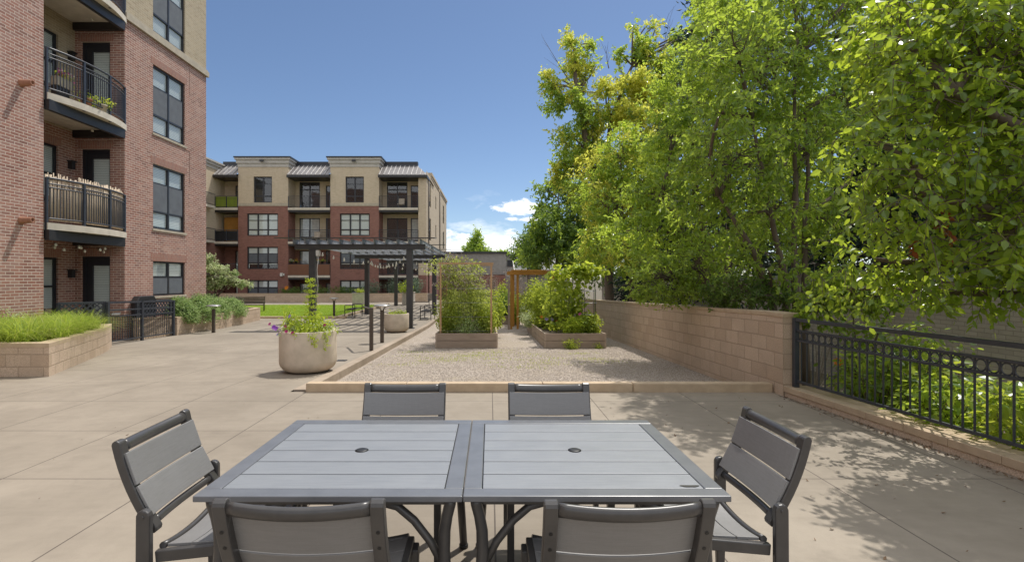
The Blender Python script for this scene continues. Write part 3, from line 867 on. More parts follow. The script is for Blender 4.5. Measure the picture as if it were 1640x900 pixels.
# ---------------------------------------------------------------- windows
def window_unit(parent, axis, c, sg, u0, u1, z0, z1, cols=2, rows=(1.0,), screens=(), blind=1.0, fr=0.055, inset=0.11, name="window", curtain=False, glass='glass', darkrow=None):
    """a window set back in its opening: frame (part), pane, blind, screen (sub-parts). rows: heights as fractions from the bottom"""
    def bx(m, a, b, s, t, d0, d1, mi=0):
        lo, hi = c - sg * d1, c - sg * d0
        if lo > hi: lo, hi = hi, lo
        if axis == 'x': m.box(lo, hi, a, b, s, t, mi)
        else: m.box(a, b, lo, hi, s, t, mi)
    H = z1 - z0; W = u1 - u0
    f = MB()
    bx(f, u0, u1, z0, z0 + fr, inset, inset + .08); bx(f, u0, u1, z1 - fr, z1, inset, inset + .08)
    bx(f, u0, u0 + fr, z0 + fr, z1 - fr, inset, inset + .08); bx(f, u1 - fr, u1, z0 + fr, z1 - fr, inset, inset + .08)
    cw = (W - fr) / cols
    for i in range(1, cols):
        uu = u0 + fr / 2 + cw * i
        bx(f, uu - fr * .62, uu + fr * .62, z0 + fr, z1 - fr, inset - .004, inset + .078)
    acc = 0; edges = [z0 + fr]
    for r in rows[:-1]:
        acc += r; zz = z0 + H * acc
        w = fr * (1.0 if len(rows) < 3 or acc < .45 else .5)
        for i in range(cols):
            a = u0 + fr / 2 + cw * i + fr * .62; b = u0 + fr / 2 + cw * (i + 1) - fr * .62
            if i == 0: a = u0 + fr
            if i == cols - 1: b = u1 - fr
            bx(f, a, b, zz - w / 2, zz + w / 2, inset + .004, inset + .07)
        edges += [zz]
    edges.append(z1 - fr)
    fo = f.build(name, M['frame'], parent)
    p = MB()
    d_ = c - sg * (inset + .043)
    q_ = [(u0 + .02, z0 + .02), (u1 - .02, z0 + .02), (u1 - .02, z1 - .02), (u0 + .02, z1 - .02)]
    p.quad(*[(d_, u_, z_) if axis == 'x' else (u_, d_, z_) for u_, z_ in (q_ if (sg > 0) == (axis == 'x') else q_[::-1])])
    p.build("pane", M[glass], fo)
    b = MB()
    bx(b, u0 + .01, u1 - .01, z0 + .005, z1 - .005, inset + .30, inset + .31)
    b.build("room_backing", M['room'], fo)
    if blind > 0:
        b = MB()
        bx(b, u0 + .03, u1 - .03, z0 + .03 + H * (1 - blind), z1 - .03, inset + .062, inset + .07)
        b.build("curtain" if curtain else "blind", M['curtain' if curtain else 'blind'], fo)
    for r in screens:
        s = MB()
        for i in range(cols):
            a = u0 + fr / 2 + cw * i + fr * .62; d = u0 + fr / 2 + cw * (i + 1) - fr * .62
            bx(s, a + .005, d - .005, edges[r] + .01, edges[r + 1] - .01, inset + .008, inset + .012)
        s.build("insect_screen", M['screen'], fo)
    return fo

# ---------------------------------------------------------------- brick apartment block on the left
LX, LY0, LY1 = -10.44, 11.68, 14.27
BX = -11.86
B = empty("brick_building", (-14, 10, -0.3), "tall red brick apartment block with curved balconies in a recess", "building")
wz = [(1.0, 2.09), (3.10, 5.11), (6.07, 8.18)]
WY = (15.47, 17.10)
m = MB()
m.wall('x', LX, 1, -14, LY0, -.6, 12.0)
m.wall('x', LX, 1, LY1, 18.36, -.6, 8.95, [(WY[0], WY[1], a, b) for a, b in wz], 0.20)
m.quad((LX, 18.36, -.6), (-27, 18.36, -.6), (-27, 18.36, 14.5), (LX, 18.36, 14.5))
m.quad((LX, -14, 12), (LX, 18.36, 14.5), (-27, 18.36, 14.5), (-27, -14, 12))
# recess: far side wall with doorways, back wall below the third floor
DX = (-11.68, -10.86)
floors = [-0.2, 2.86, 5.92, 8.97]
doors = [(DX[0], DX[1], fz + 0.02, fz + 2.38) for fz in floors]
m.wall('y', LY1, -1, BX, LX, -.6, 12.0, doors, 0.14)
bw = [(12.15, 13.72, fz + 0.75, fz + 2.32) for fz in floors]
m.wall('x', BX, 1, LY0, LY1, -.6, 5.70, bw[:2], 0.14)
m.wall('y', LY0, 1, BX, LX, -.6, 12.0)
m.build("wall", M['brick'], B)
m = MB()
m.wall('x', BX, 1, LY0, LY1, 5.70, 12.0, bw[2:], 0.14)
m.wall('x', LX, 1, LY1, 18.36, 9.19, 14.5, [(WY[0], WY[1], 9.22, 11.3)], 0.20)
m.wall('y', LY1 + .001, -1, BX - .5, BX - .02, 9.19, 14.5)
m.build("upper_wall", M['tan_brick'], B)
m = MB(); m.box(LX - .02, LX + .075, LY1 - .02, 18.44, 8.95, 9.13); m.box(LX - .02, LX + .045, LY1 - .02, 18.41, 9.13, 9.19)
m.build("stone_band", M['limestone'], B)
def one(name, mat, *bx, bevel=0):
    m = MB(); m.box(*bx); return m.build(name, M[mat], B, bevel=bevel)
for a, b in wz: one("lintel", 'brick_soldier', LX - .001, LX + .006, WY[0] - .1, WY[1] + .1, b + .005, b + .225)
for d in doors: one("lintel", 'brick_soldier', d[0] - .1, d[1] + .1, LY1 - .006, LY1 + .001, d[3] + .005, d[3] + .225)
for w in bw[:2]: one("lintel", 'brick_soldier', BX - .001, BX + .006, w[0], w[1] + .1, w[3] + .005, w[3] + .225)
for a, b in wz: one("sill", 'limestone', LX - .1, LX + .035, WY[0] - .04, WY[1] + .04, a - .075, a - .002, bevel=.006)
m = MB()                                            # thin raised brick outline between windows
for a, b in ((5.2, 5.98), (8.27, 8.9)):
    m.box(LX - .001, LX + .012, WY[1] + .25, WY[1] + .29, a - .35, b)
    m.box(LX - .001, LX + .012, WY[0] - .02, WY[1] + .25, b - .03, b)
m.build("brick_outline", M['brick'], B)
window_unit(B, 'x', LX, 1, WY[0], WY[1], *wz[0], 2, (0.55, 0.45), (0,), 0.95, inset=.05)
window_unit(B, 'x', LX, 1, WY[0], WY[1], *wz[1], 2, (0.27, 0.45, 0.28), (1,), 0.97, inset=.05)
window_unit(B, 'x', LX, 1, WY[0], WY[1], *wz[2], 2, (0.28, 0.42, 0.30), (1,), 0.97, inset=.05)
window_unit(B, 'x', LX, 1, WY[0], WY[1], 9.22, 11.3, 2, (0.28, 0.42, 0.30), (1,), 0.97, inset=.05)
for w in bw:
    window_unit(B, 'x', BX, 1, *w, 2, (0.5, 0.5), (), 0.9, inset=.06)
for i, d in enumerate(doors):
    f = MB()
    f.box(d[0], d[0] + .09, LY1 + .05, LY1 + .12, d[2], d[3]); f.box(d[1] - .05, d[1], LY1 + .05, LY1 + .12, d[2], d[3])
    f.box(d[0] + .09, d[1] - .05, LY1 + .05, LY1 + .12, d[3] - .09, d[3])
    f.box(d[0] + .09, d[0] + .27, LY1 + .07, LY1 + .11, d[2], d[3] - .09); f.box(d[0] + .27, d[1] - .05, LY1 + .07, LY1 + .11, d[2], d[2] + .22)
    f.box(d[0] + .27, d[1] - .05, LY1 + .07, LY1 + .11, d[3] - .26, d[3] - .09)
    fo = f.build("door", M['frame'], B)
    p = MB(); p.quad((d[0] + .27, LY1 + .09, d[2] + .22), (d[1] - .05, LY1 + .09, d[2] + .22), (d[1] - .05, LY1 + .09, d[3] - .26), (d[0] + .27, LY1 + .09, d[3] - .26)); p.build("pane", M['glass'], fo)
    p = MB(); p.box(d[0] + .27, d[1] - .05, LY1 + .115, LY1 + .12, d[2] + .2, d[3] - .24); p.build("blind", M['blind'], fo)
    p = MB(); p.box(d[0], d[1], LY1 + .135, LY1 + .139, d[2], d[3]); p.build("room_backing", M['room'], fo)
    p = MB(); p.tube([(d[0] + .14, LY1 + .07, d[2] + 1.0), (d[0] + .14, LY1 + .02, d[2] + 1.0), (d[0] + .22, LY1 + .02, d[2] + 1.0)], .012, 6); p.build("handle", M['galv'], fo)
    w = MB(); w.box(BX + .002, BX + .12, 14.02, 14.14, d[2] + 1.75, d[2] + 1.95); w.box(BX + .002, BX + .16, 13.99, 14.17, d[2] + 1.95, d[2] + 1.98)
    w.build("wall_lamp", M['dark_metal'], B)
    if i:
        w = MB(); w.lathe((-10.95, 13.75, d[2] - .36), [(0.0, 0), (.035, .01), (.03, .05), (.012, .06)], 10); w.build("ceiling_lamp", M['bulb'], B)

def arc(off, n=18, y0=LY0 + .05, y1=LY1 - .01, sag=0.24):
    """bowed balcony edge seen in plan, off = outward offset"""
    L = y1 - y0; Rr = (L * L / 4 + sag * sag) / (2 * sag)
    cy, cx = (y0 + y1) / 2, LX + .04 + sag - Rr
    a = math.asin(L / 2 / Rr)
    return [(cx + (Rr + off) * math.cos(t), cy + (Rr + off) * math.sin(t)) for t in np.linspace(-a, a, n)]

for i, fz in enumerate(floors[1:]):
    s = MB()
    poly = [(BX + .01, LY0 + .02)] + arc(0.02) + [(BX + .01, LY1 - .02)]
    s.prism(poly, fz - .16, fz)
    bo = s.build("balcony", M['slab'], B)
    m = MB()
    m.bar((LX + .05, LY0 + .03, fz - .285), (LX + .05, LY1 - .12, fz - .285), .11, .245)
    for yy in (LY0 + .06, LY1 - .06): m.bar((BX + .02, yy, fz - .27), (LX - .03, yy, fz - .27), .10, .2)
    m.build("beam", M['dark_metal'], bo)
    r = MB()
    A = arc(-.03, 37)
    for (h, rad) in ((1.06, .026), (.93, .016), (.84, .016), (.11, .018)):
        r.tube([(p[0], p[1], fz + h) for p in A], rad, 6)
    for k_, p in enumerate(A):
        if k_ % 12 == 0: r.bar((p[0], p[1], fz - .17), (p[0], p[1], fz + 1.07), .05, .05, up=(1, 0, 0))
        else: r.bar((p[0], p[1], fz + .11), (p[0], p[1], fz + (.84 if k_ % 1 == 0 else .9)), .014, .014, up=(1, 0, 0))
    for p, q in zip(A[:-1], A[1:]):                  # little rings between the two upper rails
        c_ = ((p[0] + q[0]) / 2, (p[1] + q[1]) / 2, fz + .885)
        r.tube([(c_[0], c_[1] + .03 * math.cos(t), c_[2] + .036 * math.sin(t)) for t in np.linspace(0, 2 * math.pi, 9)], .006, 4, caps=False)
    r.build("railing", M['rail'], bo)
for zz, lab in ((5.89, "upper terracotta drain spout sticking out of the red brick wall"), (2.84, "lower terracotta drain spout sticking out of the red brick wall")):
    s = empty("drain_spout", (LX, 11.12, zz), lab, "spout", "terracotta spouts on the brick wall")
    p = MB()
    p.lathe((0, 0, 0), [(0.0, -.03), (.085, -.03), (.085, .02), (.075, .06), (.062, .24), (.062, .262), (.042, .262), (.042, .12), (0, .12)], 18)
    Mx = Matrix.Rotation(R(88), 4, 'Y')
    p.v = [tuple(Mx @ Vector(q) + Vector((LX, 11.12, zz))) for q in p.v]
    p.build("spout_body", M['terracotta'], s)

# reed screen tied inside the lower balcony railing
s = MB()
A = arc(-.075, 92)
for p in A:
    h = 1.12 + rng.uniform(-.03, .09); w = rng.uniform(.009, .017)
    s.tube([(p[0] + rng.uniform(-.008, .008), p[1], floors[1] + .06), (p[0] + rng.uniform(-.012, .012), p[1] + rng.uniform(-.015, .015), floors[1] + h)], w, 5)
props(s.build("reed_screen", M['reed'], org=(LX, 13, floors[1])), "brown reed screen tied along the lower curved balcony railing", "screen")

# black gate and lattice fence in front of the recess
def gate():
    t = empty("gate", (-9.85, 14.2, zg(14.2)), "black steel picket gate in front of the brick recess", "gate")
    a, b = Vector((-9.74, 12.72, 0)), Vector((-9.97, 15.72, 0))
    P = lambda f, z: a.lerp(b, f) + Vector((0, 0, zg(a.lerp(b, f).y) + z))
    for f in (0.0, 0.47, 1.0):
        m = MB(); m.bar(P(f, 0), P(f, 1.12), .065, .065, up=(1, 0, 0)); m.build("post", M['rail'], t)
    for z, h in ((1.10, .05), (.90, .035), (.74, .035), (.10, .035)):
        m = MB(); m.bar(P(.012, z), P(.46, z), .035, h); m.bar(P(.48, z), P(.99, z), .035, h); m.build("rail", M['rail'], t)
    m = MB()
    for f in np.linspace(.03, .97, 30):
        if abs(f - .47) > .02: m.bar(P(f, .1), P(f, .74), .014, .014, up=(1, 0, 0))
    m.build("picket_panel", M['rail'], t)
    m = MB(); m.bar(P(.03, .80) + Vector((.03, 0, 0)), P(.14, .80) + Vector((.03, 0, 0)), .03, .05); m.build("latch", M['galv'], t)
gate()
def lattice(name, a, b, z0, z1, label, group):
    t = empty(name, (a[0], a[1], z0), label, "fence", group)
    a, b = Vector((a[0], a[1], 0)), Vector((b[0], b[1], 0))
    L = (b - a).length
    P = lambda u, z: a.lerp(b, u / L) + Vector((0, 0, z))
    fr = MB()
    for z in (z0, z1): fr.bar(P(0, z), P(L, z), .045, .05)
    for u in (0, L): fr.bar(P(u, z0 - .1), P(u, z1 + .02), .055, .055, up=(1, 0, 0))
    fr.build("frame", M['rail'], t)
    la = MB(); H = z1 - z0
    for s in (1, -1):
        u = -H
        while u < L:
            u0, u1 = max(u, 0), min(u + H, L)
            za, zb = (z0 + (u0 - u), z0 + (u1 - u)) if s > 0 else (z1 - (u0 - u), z1 - (u1 - u))
            if u1 > u0: la.bar(P(u0, za) + Vector((.006 * s, 0, 0)), P(u1, zb) + Vector((.006 * s, 0, 0)), .010, .036, up=(0, 0, 1))
            u += .135
    la.build("lattice_panel", M['rail'], t)
lattice("lattice_fence", (-10.42, 12.05), (-9.80, 12.68), zg(12.4) + .42, zg(12.4) + 1.10, "black lattice fence panel rising from behind the long grass", "black lattice fences")
lattice("lattice_fence", (-10.14, 14.34), (-10.11, 15.78), zg(15) + .68, zg(15) + 1.10, "black lattice panel on the low block wall behind the gate", "black lattice fences")
g_ = empty("barbecue_grill", (-10.3, 14.85, zg(15)), "dark covered barbecue lid showing above the lattice behind the gate", "grill")
m = MB()
m.extrude_x([(14.45, .82), (15.28, .82), (15.28, .90), (15.18, 1.03), (14.56, 1.03), (14.45, .90)], -10.40, -10.20)
lid = m.build("lid", M['dark_metal'], g_, bevel=.02)
m = MB(); m.box(-10.40, -10.20, 14.48, 15.25, .45, .815)
m.build("body", M['dark_metal'], g_)
m = MB()
for xx in (-10.38, -10.22):
    for yy in (14.5, 15.22): m.bar((xx, yy, zg(15)), (xx, yy, .45), .04, .04, up=(1, 0, 0))
m.build("stand", M['dark_metal'], g_)

# ---------------------------------------------------------------- far apartment building (four storeys)
FY, FB = 45.2, 46.85
FBld = empty("apartment_building", (-14, 50, -0.4), "four-storey tan and red brick apartment building beyond the lawn", "building")
TW = [(-22.8, -18.27), (-14.46, -10.06)]
lv = [-1.2, 1.85, 4.9, 7.95, 11.0]
tw_win = [(0.05, 1.4), (2.4, 4.41), (5.4, 7.43)]
red_, tan_ = MB(), MB()
wins = []
for (a, b), off in zip(TW, ((0.80, 3.60), (0.86, 3.56))):
    h3 = [(a + off[0], a + off[1], s, t) for s, t in tw_win]
    c_ = (a + b) / 2 - (.04 if a < -20 else 0.0)
    h4 = [(c_ - .83, c_ + .83, 8.41, 10.76)]
    red_.wall('y', FY, -1, a, b, -1.3, 8.10, h3, .25)
    tan_.wall('y', FY, -1, a, b, 8.36, 11.62, h4, .25)
    red_.wall('x', b, 1, FY, FB, -1.3, 8.10); tan_.wall('x', b, 1, FY, FB, 8.36, 11.62)
    red_.wall('x', a, -1, FY, FB, -1.3, 8.10); tan_.wall('x', a, -1, FY, FB, 8.36, 11.62)
    m = MB()
    m.box(a - .03, b + .03, FY - .03, FB, 8.10, 8.36)
    m.build("stone_band", M['limestone'], FBld)
    par = MB()
    for (d, z0, z1) in ((.05, 11.62, 11.95), (.14, 11.95, 12.25), (.24, 12.25, 12.42)):
        par.box(a - d, b + d, FY - d, FB + 1.0, z0, z1)
    par.build("cornice", M['cornice'], FBld)
    m = MB(); m.box(a - .3, b + .3, FY - .3, FB + 1.2, 12.422, 12.54); m.build("roof_cap", M['frame'], FBld)
    m = MB(); m.box((a + b) / 2 - .16, (a + b) / 2 + .16, FY - .40, FY - .26, 12.04, 12.22); m.build("floodlight", M['dark_metal'], FBld)
    wins += [(h, 3, (0.0,)) for h in h3] + [(h, 2, None) for h in h4]
for k_, (h, cols, _) in enumerate(wins):
    hz_ = h[3] - h[2]
    if cols == 3:
        if hz_ < 1.6: window_unit(FBld, 'y', FY, -1, *h, 3, (0.5, 0.5), (0,), .95, fr=.10, inset=.12)
        else: window_unit(FBld, 'y', FY, -1, *h, 3, (0.28, 0.42, 0.30), (1,) if k_ % 2 else (), [.97, .8, .97, .75][k_ % 4], fr=.10, inset=.12)
    else: window_unit(FBld, 'y', FY, -1, *h, 2, (0.25, 0.47, 0.28), (), .0, fr=.10, inset=.12, glass='glass_dark')
# bays with balconies
BAYS = [(-24.9, -22.8), (-18.27, -14.46), (-10.06, -6.5)]
for bi, (a, b) in enumerate(BAYS):
    W = b - a
    for fl in range(4):
        z = lv[fl]; zt = lv[fl + 1] if fl < 3 else 10.85
        if bi == 0: hs = [(a + 1.0, a + 1.75, z + .3, z + 2.3)]
        else: hs = [(a + .38, a + 2.3, z + .12, z + (2.62 if fl == 3 else 2.3)), (b - .95, b - .08, z + .12, z + 2.3)]
        mm_ = red_ if fl < 2 else tan_
        mm_.wall('y', FB, -1, a, b, z - .1 if fl == 0 else z, zt, hs, .12)
        for j, h in enumerate(hs):
            window_unit(FBld, 'y', FB, -1, *h, 2 if j == 0 and bi else 1, (0.72, 0.28) if fl == 3 else (1.0,), (), [0, .95, .6, .95, 0, .8][(fl * 2 + j + bi) % 6] if fl < 3 else 0, fr=.08, inset=.05, curtain=True, name="balcony_door" if j == 0 else "window", glass='glass')
        if fl:
            s = MB(); s.box(a + .01, b - .01 + (.0 if bi < 2 else .0), FY - .12, FB - .005, z - .22, z - .02)
            so = s.build("balcony", M['slab'], FBld)
            m = MB(); m.box(a + .02, b - .02, FY - .06, FB - .01, z - .40, z - .225); m.build("soffit_beam", M['dark_metal'], so)
            if fl == 1 and bi == 1:
                m = MB(); m.box(a + .03, b - .03, FY - .1, FY - .05, z, z + .98); m.build("slat_panel", M['slatwood'], so)
            r = MB()
            for hh, rr in ((1.02, .03), (.85, .016), (.08, .02)): r.tube([(a + .02, FY - .02, z + hh), (b - .02, FY - .02, z + hh)], rr, 5)
            for x in np.arange(a + .06, b - .02, .115): r.bar((x, FY - .02, z + .05), (x, FY - .02, z + .87), .014, .014, up=(1, 0, 0))
            for f in (0.0, .5, 1.0): r.bar((a + .03 + (W - .06) * f, FY - .03, z - .25), (a + .03 + (W - .06) * f, FY - .03, z + 1.04), .05, .05, up=(1, 0, 0))
            r.build("railing", M['rail'], so)
    # standing-seam roof over the bay
    m = MB()
    xr = b if bi < 2 else b + .75
    fa = MB(); fa.box(a, xr + (.1 if bi == 2 else 0), FY - .42, FB, 10.62, 10.84); fa.build("fascia", M['dark_metal'], FBld)
    ro = MB()
    ye = FY - .40; yt = FY + 1.35; ze, zt = 10.845, 12.02
    if bi < 2:
        ro.quad((a, ye, ze), (xr, ye, ze), (xr, yt, zt), (a, yt, zt))
    else:
        ro.quad((a, ye, ze), (xr + .1, ye, ze), (xr - 1.0, yt, zt), (a, yt, zt))
        ro.quad((xr + .1, ye, ze), (xr + .1, ye + 6, ze), (xr - 1.0, ye + 6, zt), (xr - 1.0, yt, zt))
    x = a + .1
    while x < xr - .1:
        f = 1.0 if bi < 2 else min(1.0, max(0.05, (xr + .1 - x) / 1.1))
        ro.bar((x, ye, ze + .03), (x, ye + (yt - ye) * f, ze + (zt - ze) * f + .03), .04, .07, 1); x += .41
    ro.build("roof", [M['seam'], M['seam_rib']], FBld)
    m = MB(); m.box(a, xr - (0 if bi < 2 else 1.0), yt, yt + .5, 12.0, 12.42); m.build("roof_ridge", M['frame'], FBld)
# right pier, long side wall
tan_.wall('y', FY, -1, -6.5, -5.76, 1.85, 10.62); tan_.wall('x', -6.5, -1, FY, FB, 1.85, 10.62)
red_.wall('y', FY, -1, -6.5, -5.76, -1.3, 1.85); red_.wall('x', -6.5, -1, FY, FB, -1.3, 1.85)
sideh = [(47.4, 48.6, 8.4, 10.6), (47.4, 48.6, 5.2, 7.3), (47.4, 48.6, 2.3, 4.3), (52.6, 53.4, 8.9, 10.2), (52.6, 53.4, 5.9, 7.2), (60.8, 62.4, 8.3, 10.5), (60.8, 62.4, 5.2, 7.3), (60.8, 62.4, 2.2, 4.3)]
tan_.wall('x', -5.76, 1, FY, 65.8, 1.85, 11.3, sideh, .15)
red_.wall('x', -5.76, 1, FY, 65.8, -1.3, 1.85)
for h in sideh: window_unit(FBld, 'x', -5.76, 1, *h, 1, (0.5, 0.5), (), .6, fr=.08, inset=.06)
tan_.quad((-24.9, FB + 1.5, 9), (-5.76, FB + 1.5, 9), (-5.76, FB + 1.5, 11.6), (-24.9, FB + 1.5, 11.6))
m = MB()
for d, z0, z1 in ((.04, 11.3, 11.55), (.12, 11.55, 11.8)):
    m.box(-9, -5.76 + d, 48.5, 56.0, z0, z1); m.box(-9, -5.76 + d, 57.0, 65.8 + d, z0, z1)
m.box(-9, -5.70, 56.0, 57.0, 11.3, 11.5)
m.build("side_cornice", M['far_tan'], FBld)
m = MB(); m.box(-24.9, -8, 47.2, 65.5, 11.2, 11.4); m.build("flat_roof", M['frame'], FBld)
# wing that turns towards the brick building
red_.wall('x', -24.9, 1, 36.0, FB, -1.3, 5.0); tan_.wall('x', -24.9, 1, 36.0, FB, 5.0, 11.4)
red_.wall('y', 36.0, -1, -34, -24.9, -1.3, 5.0); tan_.wall('y', 36.0, -1, -34, -24.9, 5.0, 11.4)
m = MB()
for d, z0, z1 in ((.05, 11.4, 11.7), (.15, 11.7, 11.95), (.25, 11.95, 12.1)): m.box(-34, -24.9 + d, 36 - d, FB, z0, z1)
m.build("wing_cornice", M['cornice'], FBld)
for z in lv[1:4]:
    m = MB(); m.box(-24.88, -24.3, 41.5, 44.2, z - .22, z - .02); so = m.build("balcony", M['slab'], FBld)
    r = MB()
    for hh, rr in ((1.02, .03), (.08, .02)): r.tube([(-24.85, 41.5, z + hh), (-24.32, 41.5, z + hh), (-24.32, 44.2, z + hh)], rr, 5)
    for yy in np.arange(41.5, 44.2, .13): r.bar((-24.32, yy, z), (-24.32, yy, z + 1.0), .014, .014, up=(1, 0, 0))
    r.build("railing", M['rail'], so)
m = MB(); m.tube([(-5.68, 46.3, -.4), (-5.68, 46.3, 10.5)], .06, 6); m.build("downpipe", M['bronze'], FBld)
m = MB(); m.tube([(-5.68, 56.5, -.4), (-5.68, 56.5, 11.2)], .06, 6); m.build("downpipe", M['bronze'], FBld)
m = MB(); m.box(-18.95, -18.75, FY - .18, FY - .002, 1.75, 2.05); m.box(-18.7, -18.6, FY - .15, FY - .002, 1.8, 2.0); m.build("wall_lamp", M['white'], FBld)
red_.build("red_wall", M['far_brick'], FBld); tan_.build("tan_wall", M['far_tan'], FBld)

# planting bed along its foot
block_wall("foundation_planter", [(-22.5, 41.2), (-12.0, 41.2), (-5.2, 41.2)], 0.25, 0.72, "long low block planter wall along the foot of the far building", base=lambda p: -0.4)
m = MB(); m.box(-22.5, -5.2, 41.45, 45.19, -.4, .22); o = m.build("planting_bed", M['soil']); props(o, kind='structure')

# ---------------------------------------------------------------- low flat building far behind the garden
G = empty("low_building", (1.5, 58, -0.4), "long low grey building with a dark roof edge far behind the beds", "building")
m = MB(); m.box(-7.0, 1.85, 58, 70, 2.0, 4.45); m.build("wall", M['grey_siding'], G)
m = MB(); m.box(1.85, 6.0, 58.2, 70, -.5, 4.15); m.build("side_wall", M['grey_siding'], G)
m = MB(); m.box(-6.9, 1.8, 57.6, 57.99, -.5, 1.95); m.build("brick_base", M['far_brick'], G)
m = MB(); m.box(-7.1, 1.95, 57.8, 70, 4.452, 4.66); m.box(1.96, 6.1, 58.0, 70, 4.152, 4.34); m.build("roof_edge", M['frame'], G)
m = MB(); m.box(2.0, 4.6, 58.14, 58.19, 2.9, 3.7); m.build("garage_door", M['frame'], G)
S = empty("garden_shed", (4.2, 51, -0.4), "small grey shed with a sloping shingle roof behind the cedar arbour", "shed")
m = MB(); m.box(2.7, 7.6, 48.2, 53, -.5, 1.9); m.build("wall", M['grey_siding'], S)
m = MB()
m.extrude_x([(47.7, 1.85), (47.7, 2.0), (53.3, 3.9), (53.3, 3.7)], 2.4, 7.9)
m.build("roof", M['shingle'], S)
m = MB(); m.bar((2.36, 47.66, 1.93), (2.36, 53.3, 3.82), .06, .24); m.build("barge_board", M['white'], S)

t = empty("string_lights", (LX - .2, 13.0, 2.5), "little globe lights strung under the lowest curved balcony", "string lights")
P = [Vector((LX - .12 - .9 * abs(math.sin(k * .55)) * (k % 3) / 3, 11.8 + k * .115, 2.42 - .10 * math.sin(k * 1.1) ** 2)) for k in range(21)]
m = MB(); m.tube(P, .005, 4, caps=False); m.build("cable", M['black'], t)
for p in P[1::2]:
    m = MB(); m.lathe((p.x, p.y, p.z - .09), [(0, 0), (.026, .012), (.034, .036), (.026, .062), (.012, .09)], 8); m.build("bulb", M['bulb'], t)
# ---------------------------------------------------------------- steel pergola over the walk
PX0, PX1 = -6.73, -3.05
PY = (18.95, 27.3, 35.7)
Pg = empty("pergola", (-4.9, 18.95, zg(18.95)), "long black steel pergola with louvred top standing over the concrete walk", "pergola")
for y in PY:
    for x in (PX0, PX1):
        m = MB(); m.box(x - .115, x + .115, y - .115, y + .115, zg(y) - .05, 2.64)
        po = m.build("post", M['steel'], Pg, bevel=.008)
        m = MB(); m.box(x - .17, x + .17, y - .17, y + .17, zg(y) - .05, zg(y) + .02); m.build("base_plate", M['steel'], po)
    m = MB(); m.box(-7.39, -2.46, y - .10, y + .10, 2.645, 2.845)
    m.build("beam", M['steel'], Pg, bevel=.006)
for x in np.linspace(-7.34, -2.62, 12):
    m = MB()
    m.box(x - .012, x + .012, 18.6, 38.0, 2.85, 3.02)
    for z in (2.855, 3.015): m.box(x - .03, x + .03, 18.6, 38.0, z - .006, z + .006)
    for y in np.arange(19.2, 38.0, 0.75): m.box(x + .013, x + .022, y, y + .06, 2.865, 3.005)
    m.build("purlin", M['steel_sunlit'], Pg)
for y in (18.45, 22.2, 25.9, 29.7, 33.6, 37.3):
    m = MB()
    m.bar((-7.95, y + .3, 3.065), (-2.05, y + .3, 3.065), .75, .03, up=(0, -.06, 1))
    m.build("louvre", M['steel'], Pg)

# string lights under the pergola
def string_light(name, a, b, sag, n, label):
    a, b = Vector(a), Vector(b)
    t = empty(name, a, label, "string lights", "string lights hung under the pergola")
    P = [a.lerp(b, f) - Vector((0, 0, sag * 4 * f * (1 - f))) for f in np.linspace(0, 1, 26)]
    m = MB(); m.tube(P, .006, 4, caps=False); m.build("cable", M['black'], t)
    for f in np.linspace(.04, .96, n):
        p = a.lerp(b, f) - Vector((0, 0, sag * 4 * f * (1 - f)))
        m = MB(); m.lathe((p.x, p.y, p.z - .15), [(0, 0), (.028, .012), (.042, .04), (.036, .075), (.016, .10), (.016, .15)], 8)
        m.build("bulb", M['bulb'], t)
string_light("string_lights", (PX0 + .12, 18.95, 2.6), (PX1 - .12, 27.3, 2.6), .35, 14, "string of globe bulbs hung diagonally from the pergola's front corner post")
string_light("string_lights", (PX0, 27.3, 2.6), (PX1, 19.1, 2.6), .45, 14, "string of globe bulbs crossing the first bay to the wide right post")
string_light("string_lights", (PX0, 27.4, 2.6), (PX1, 35.6, 2.6), .4, 12, "string of globe bulbs in the far bay of the pergola")
m = MB(); m.box(PX0 + .14, PX0 + .26, 18.86, 19.04, 2.40, 2.62)
o = m.build("junction_box", M['white'], bevel=.01); props(o, "small white box fixed beside the top of the pergola's left front post", "junction box")
m = MB(); m.tube([(PX0 + .22, 18.95, 2.4), (PX0 + .17, 18.93, 1.9), (PX0 + .2, 18.95, 1.3), (PX0 + .16, 18.93, .9)], .012, 5)
o = m.build("power_cable", M['white']); props(o, "pale cable hanging down from the white box on the pergola post", "cable")

# ---------------------------------------------------------------- planters, lamps, posts, benches
def round_planter(loc, r, h, label):
    t = empty("round_planter", loc, label, "planter", "round concrete planters along the walk")
    m = MB()
    c = .18 * r / .47
    prof = [(r - c * 1.35, .015), (r - c * .95, .02)] + [(r - c + c * math.sin(a), .02 + c - c * math.cos(a)) for a in np.linspace(.25, math.pi / 2, 8)]
    prof += [(r, h - .012), (r - .008, h), (r - .05, h), (r - .058, h - .01), (r - .06, h - .14)]
    m.lathe(loc, prof, 56)
    m.build("bowl", M['planter'], t)
    m = MB(); m.lathe(loc, [(0, h - .10), (r - .059, h - .11)], 24); m.build("soil", M['soil'], t)
    m = MB(); m.lathe(loc, [(r - c * 1.5, 0), (r - c * 1.4, .02)], 24); m.build("foot", M['black'], t)
    return t
pl1 = (-3.13, 8.60, zg(8.6)); pl2 = (-3.21, 17.15, zg(17.15))
round_planter(pl1, .47, .71, "large round concrete planter of lime ferny plants and purple flowers, nearest the table")
round_planter(pl2, .42, .64, "smaller round concrete planter beside the thick pergola post")

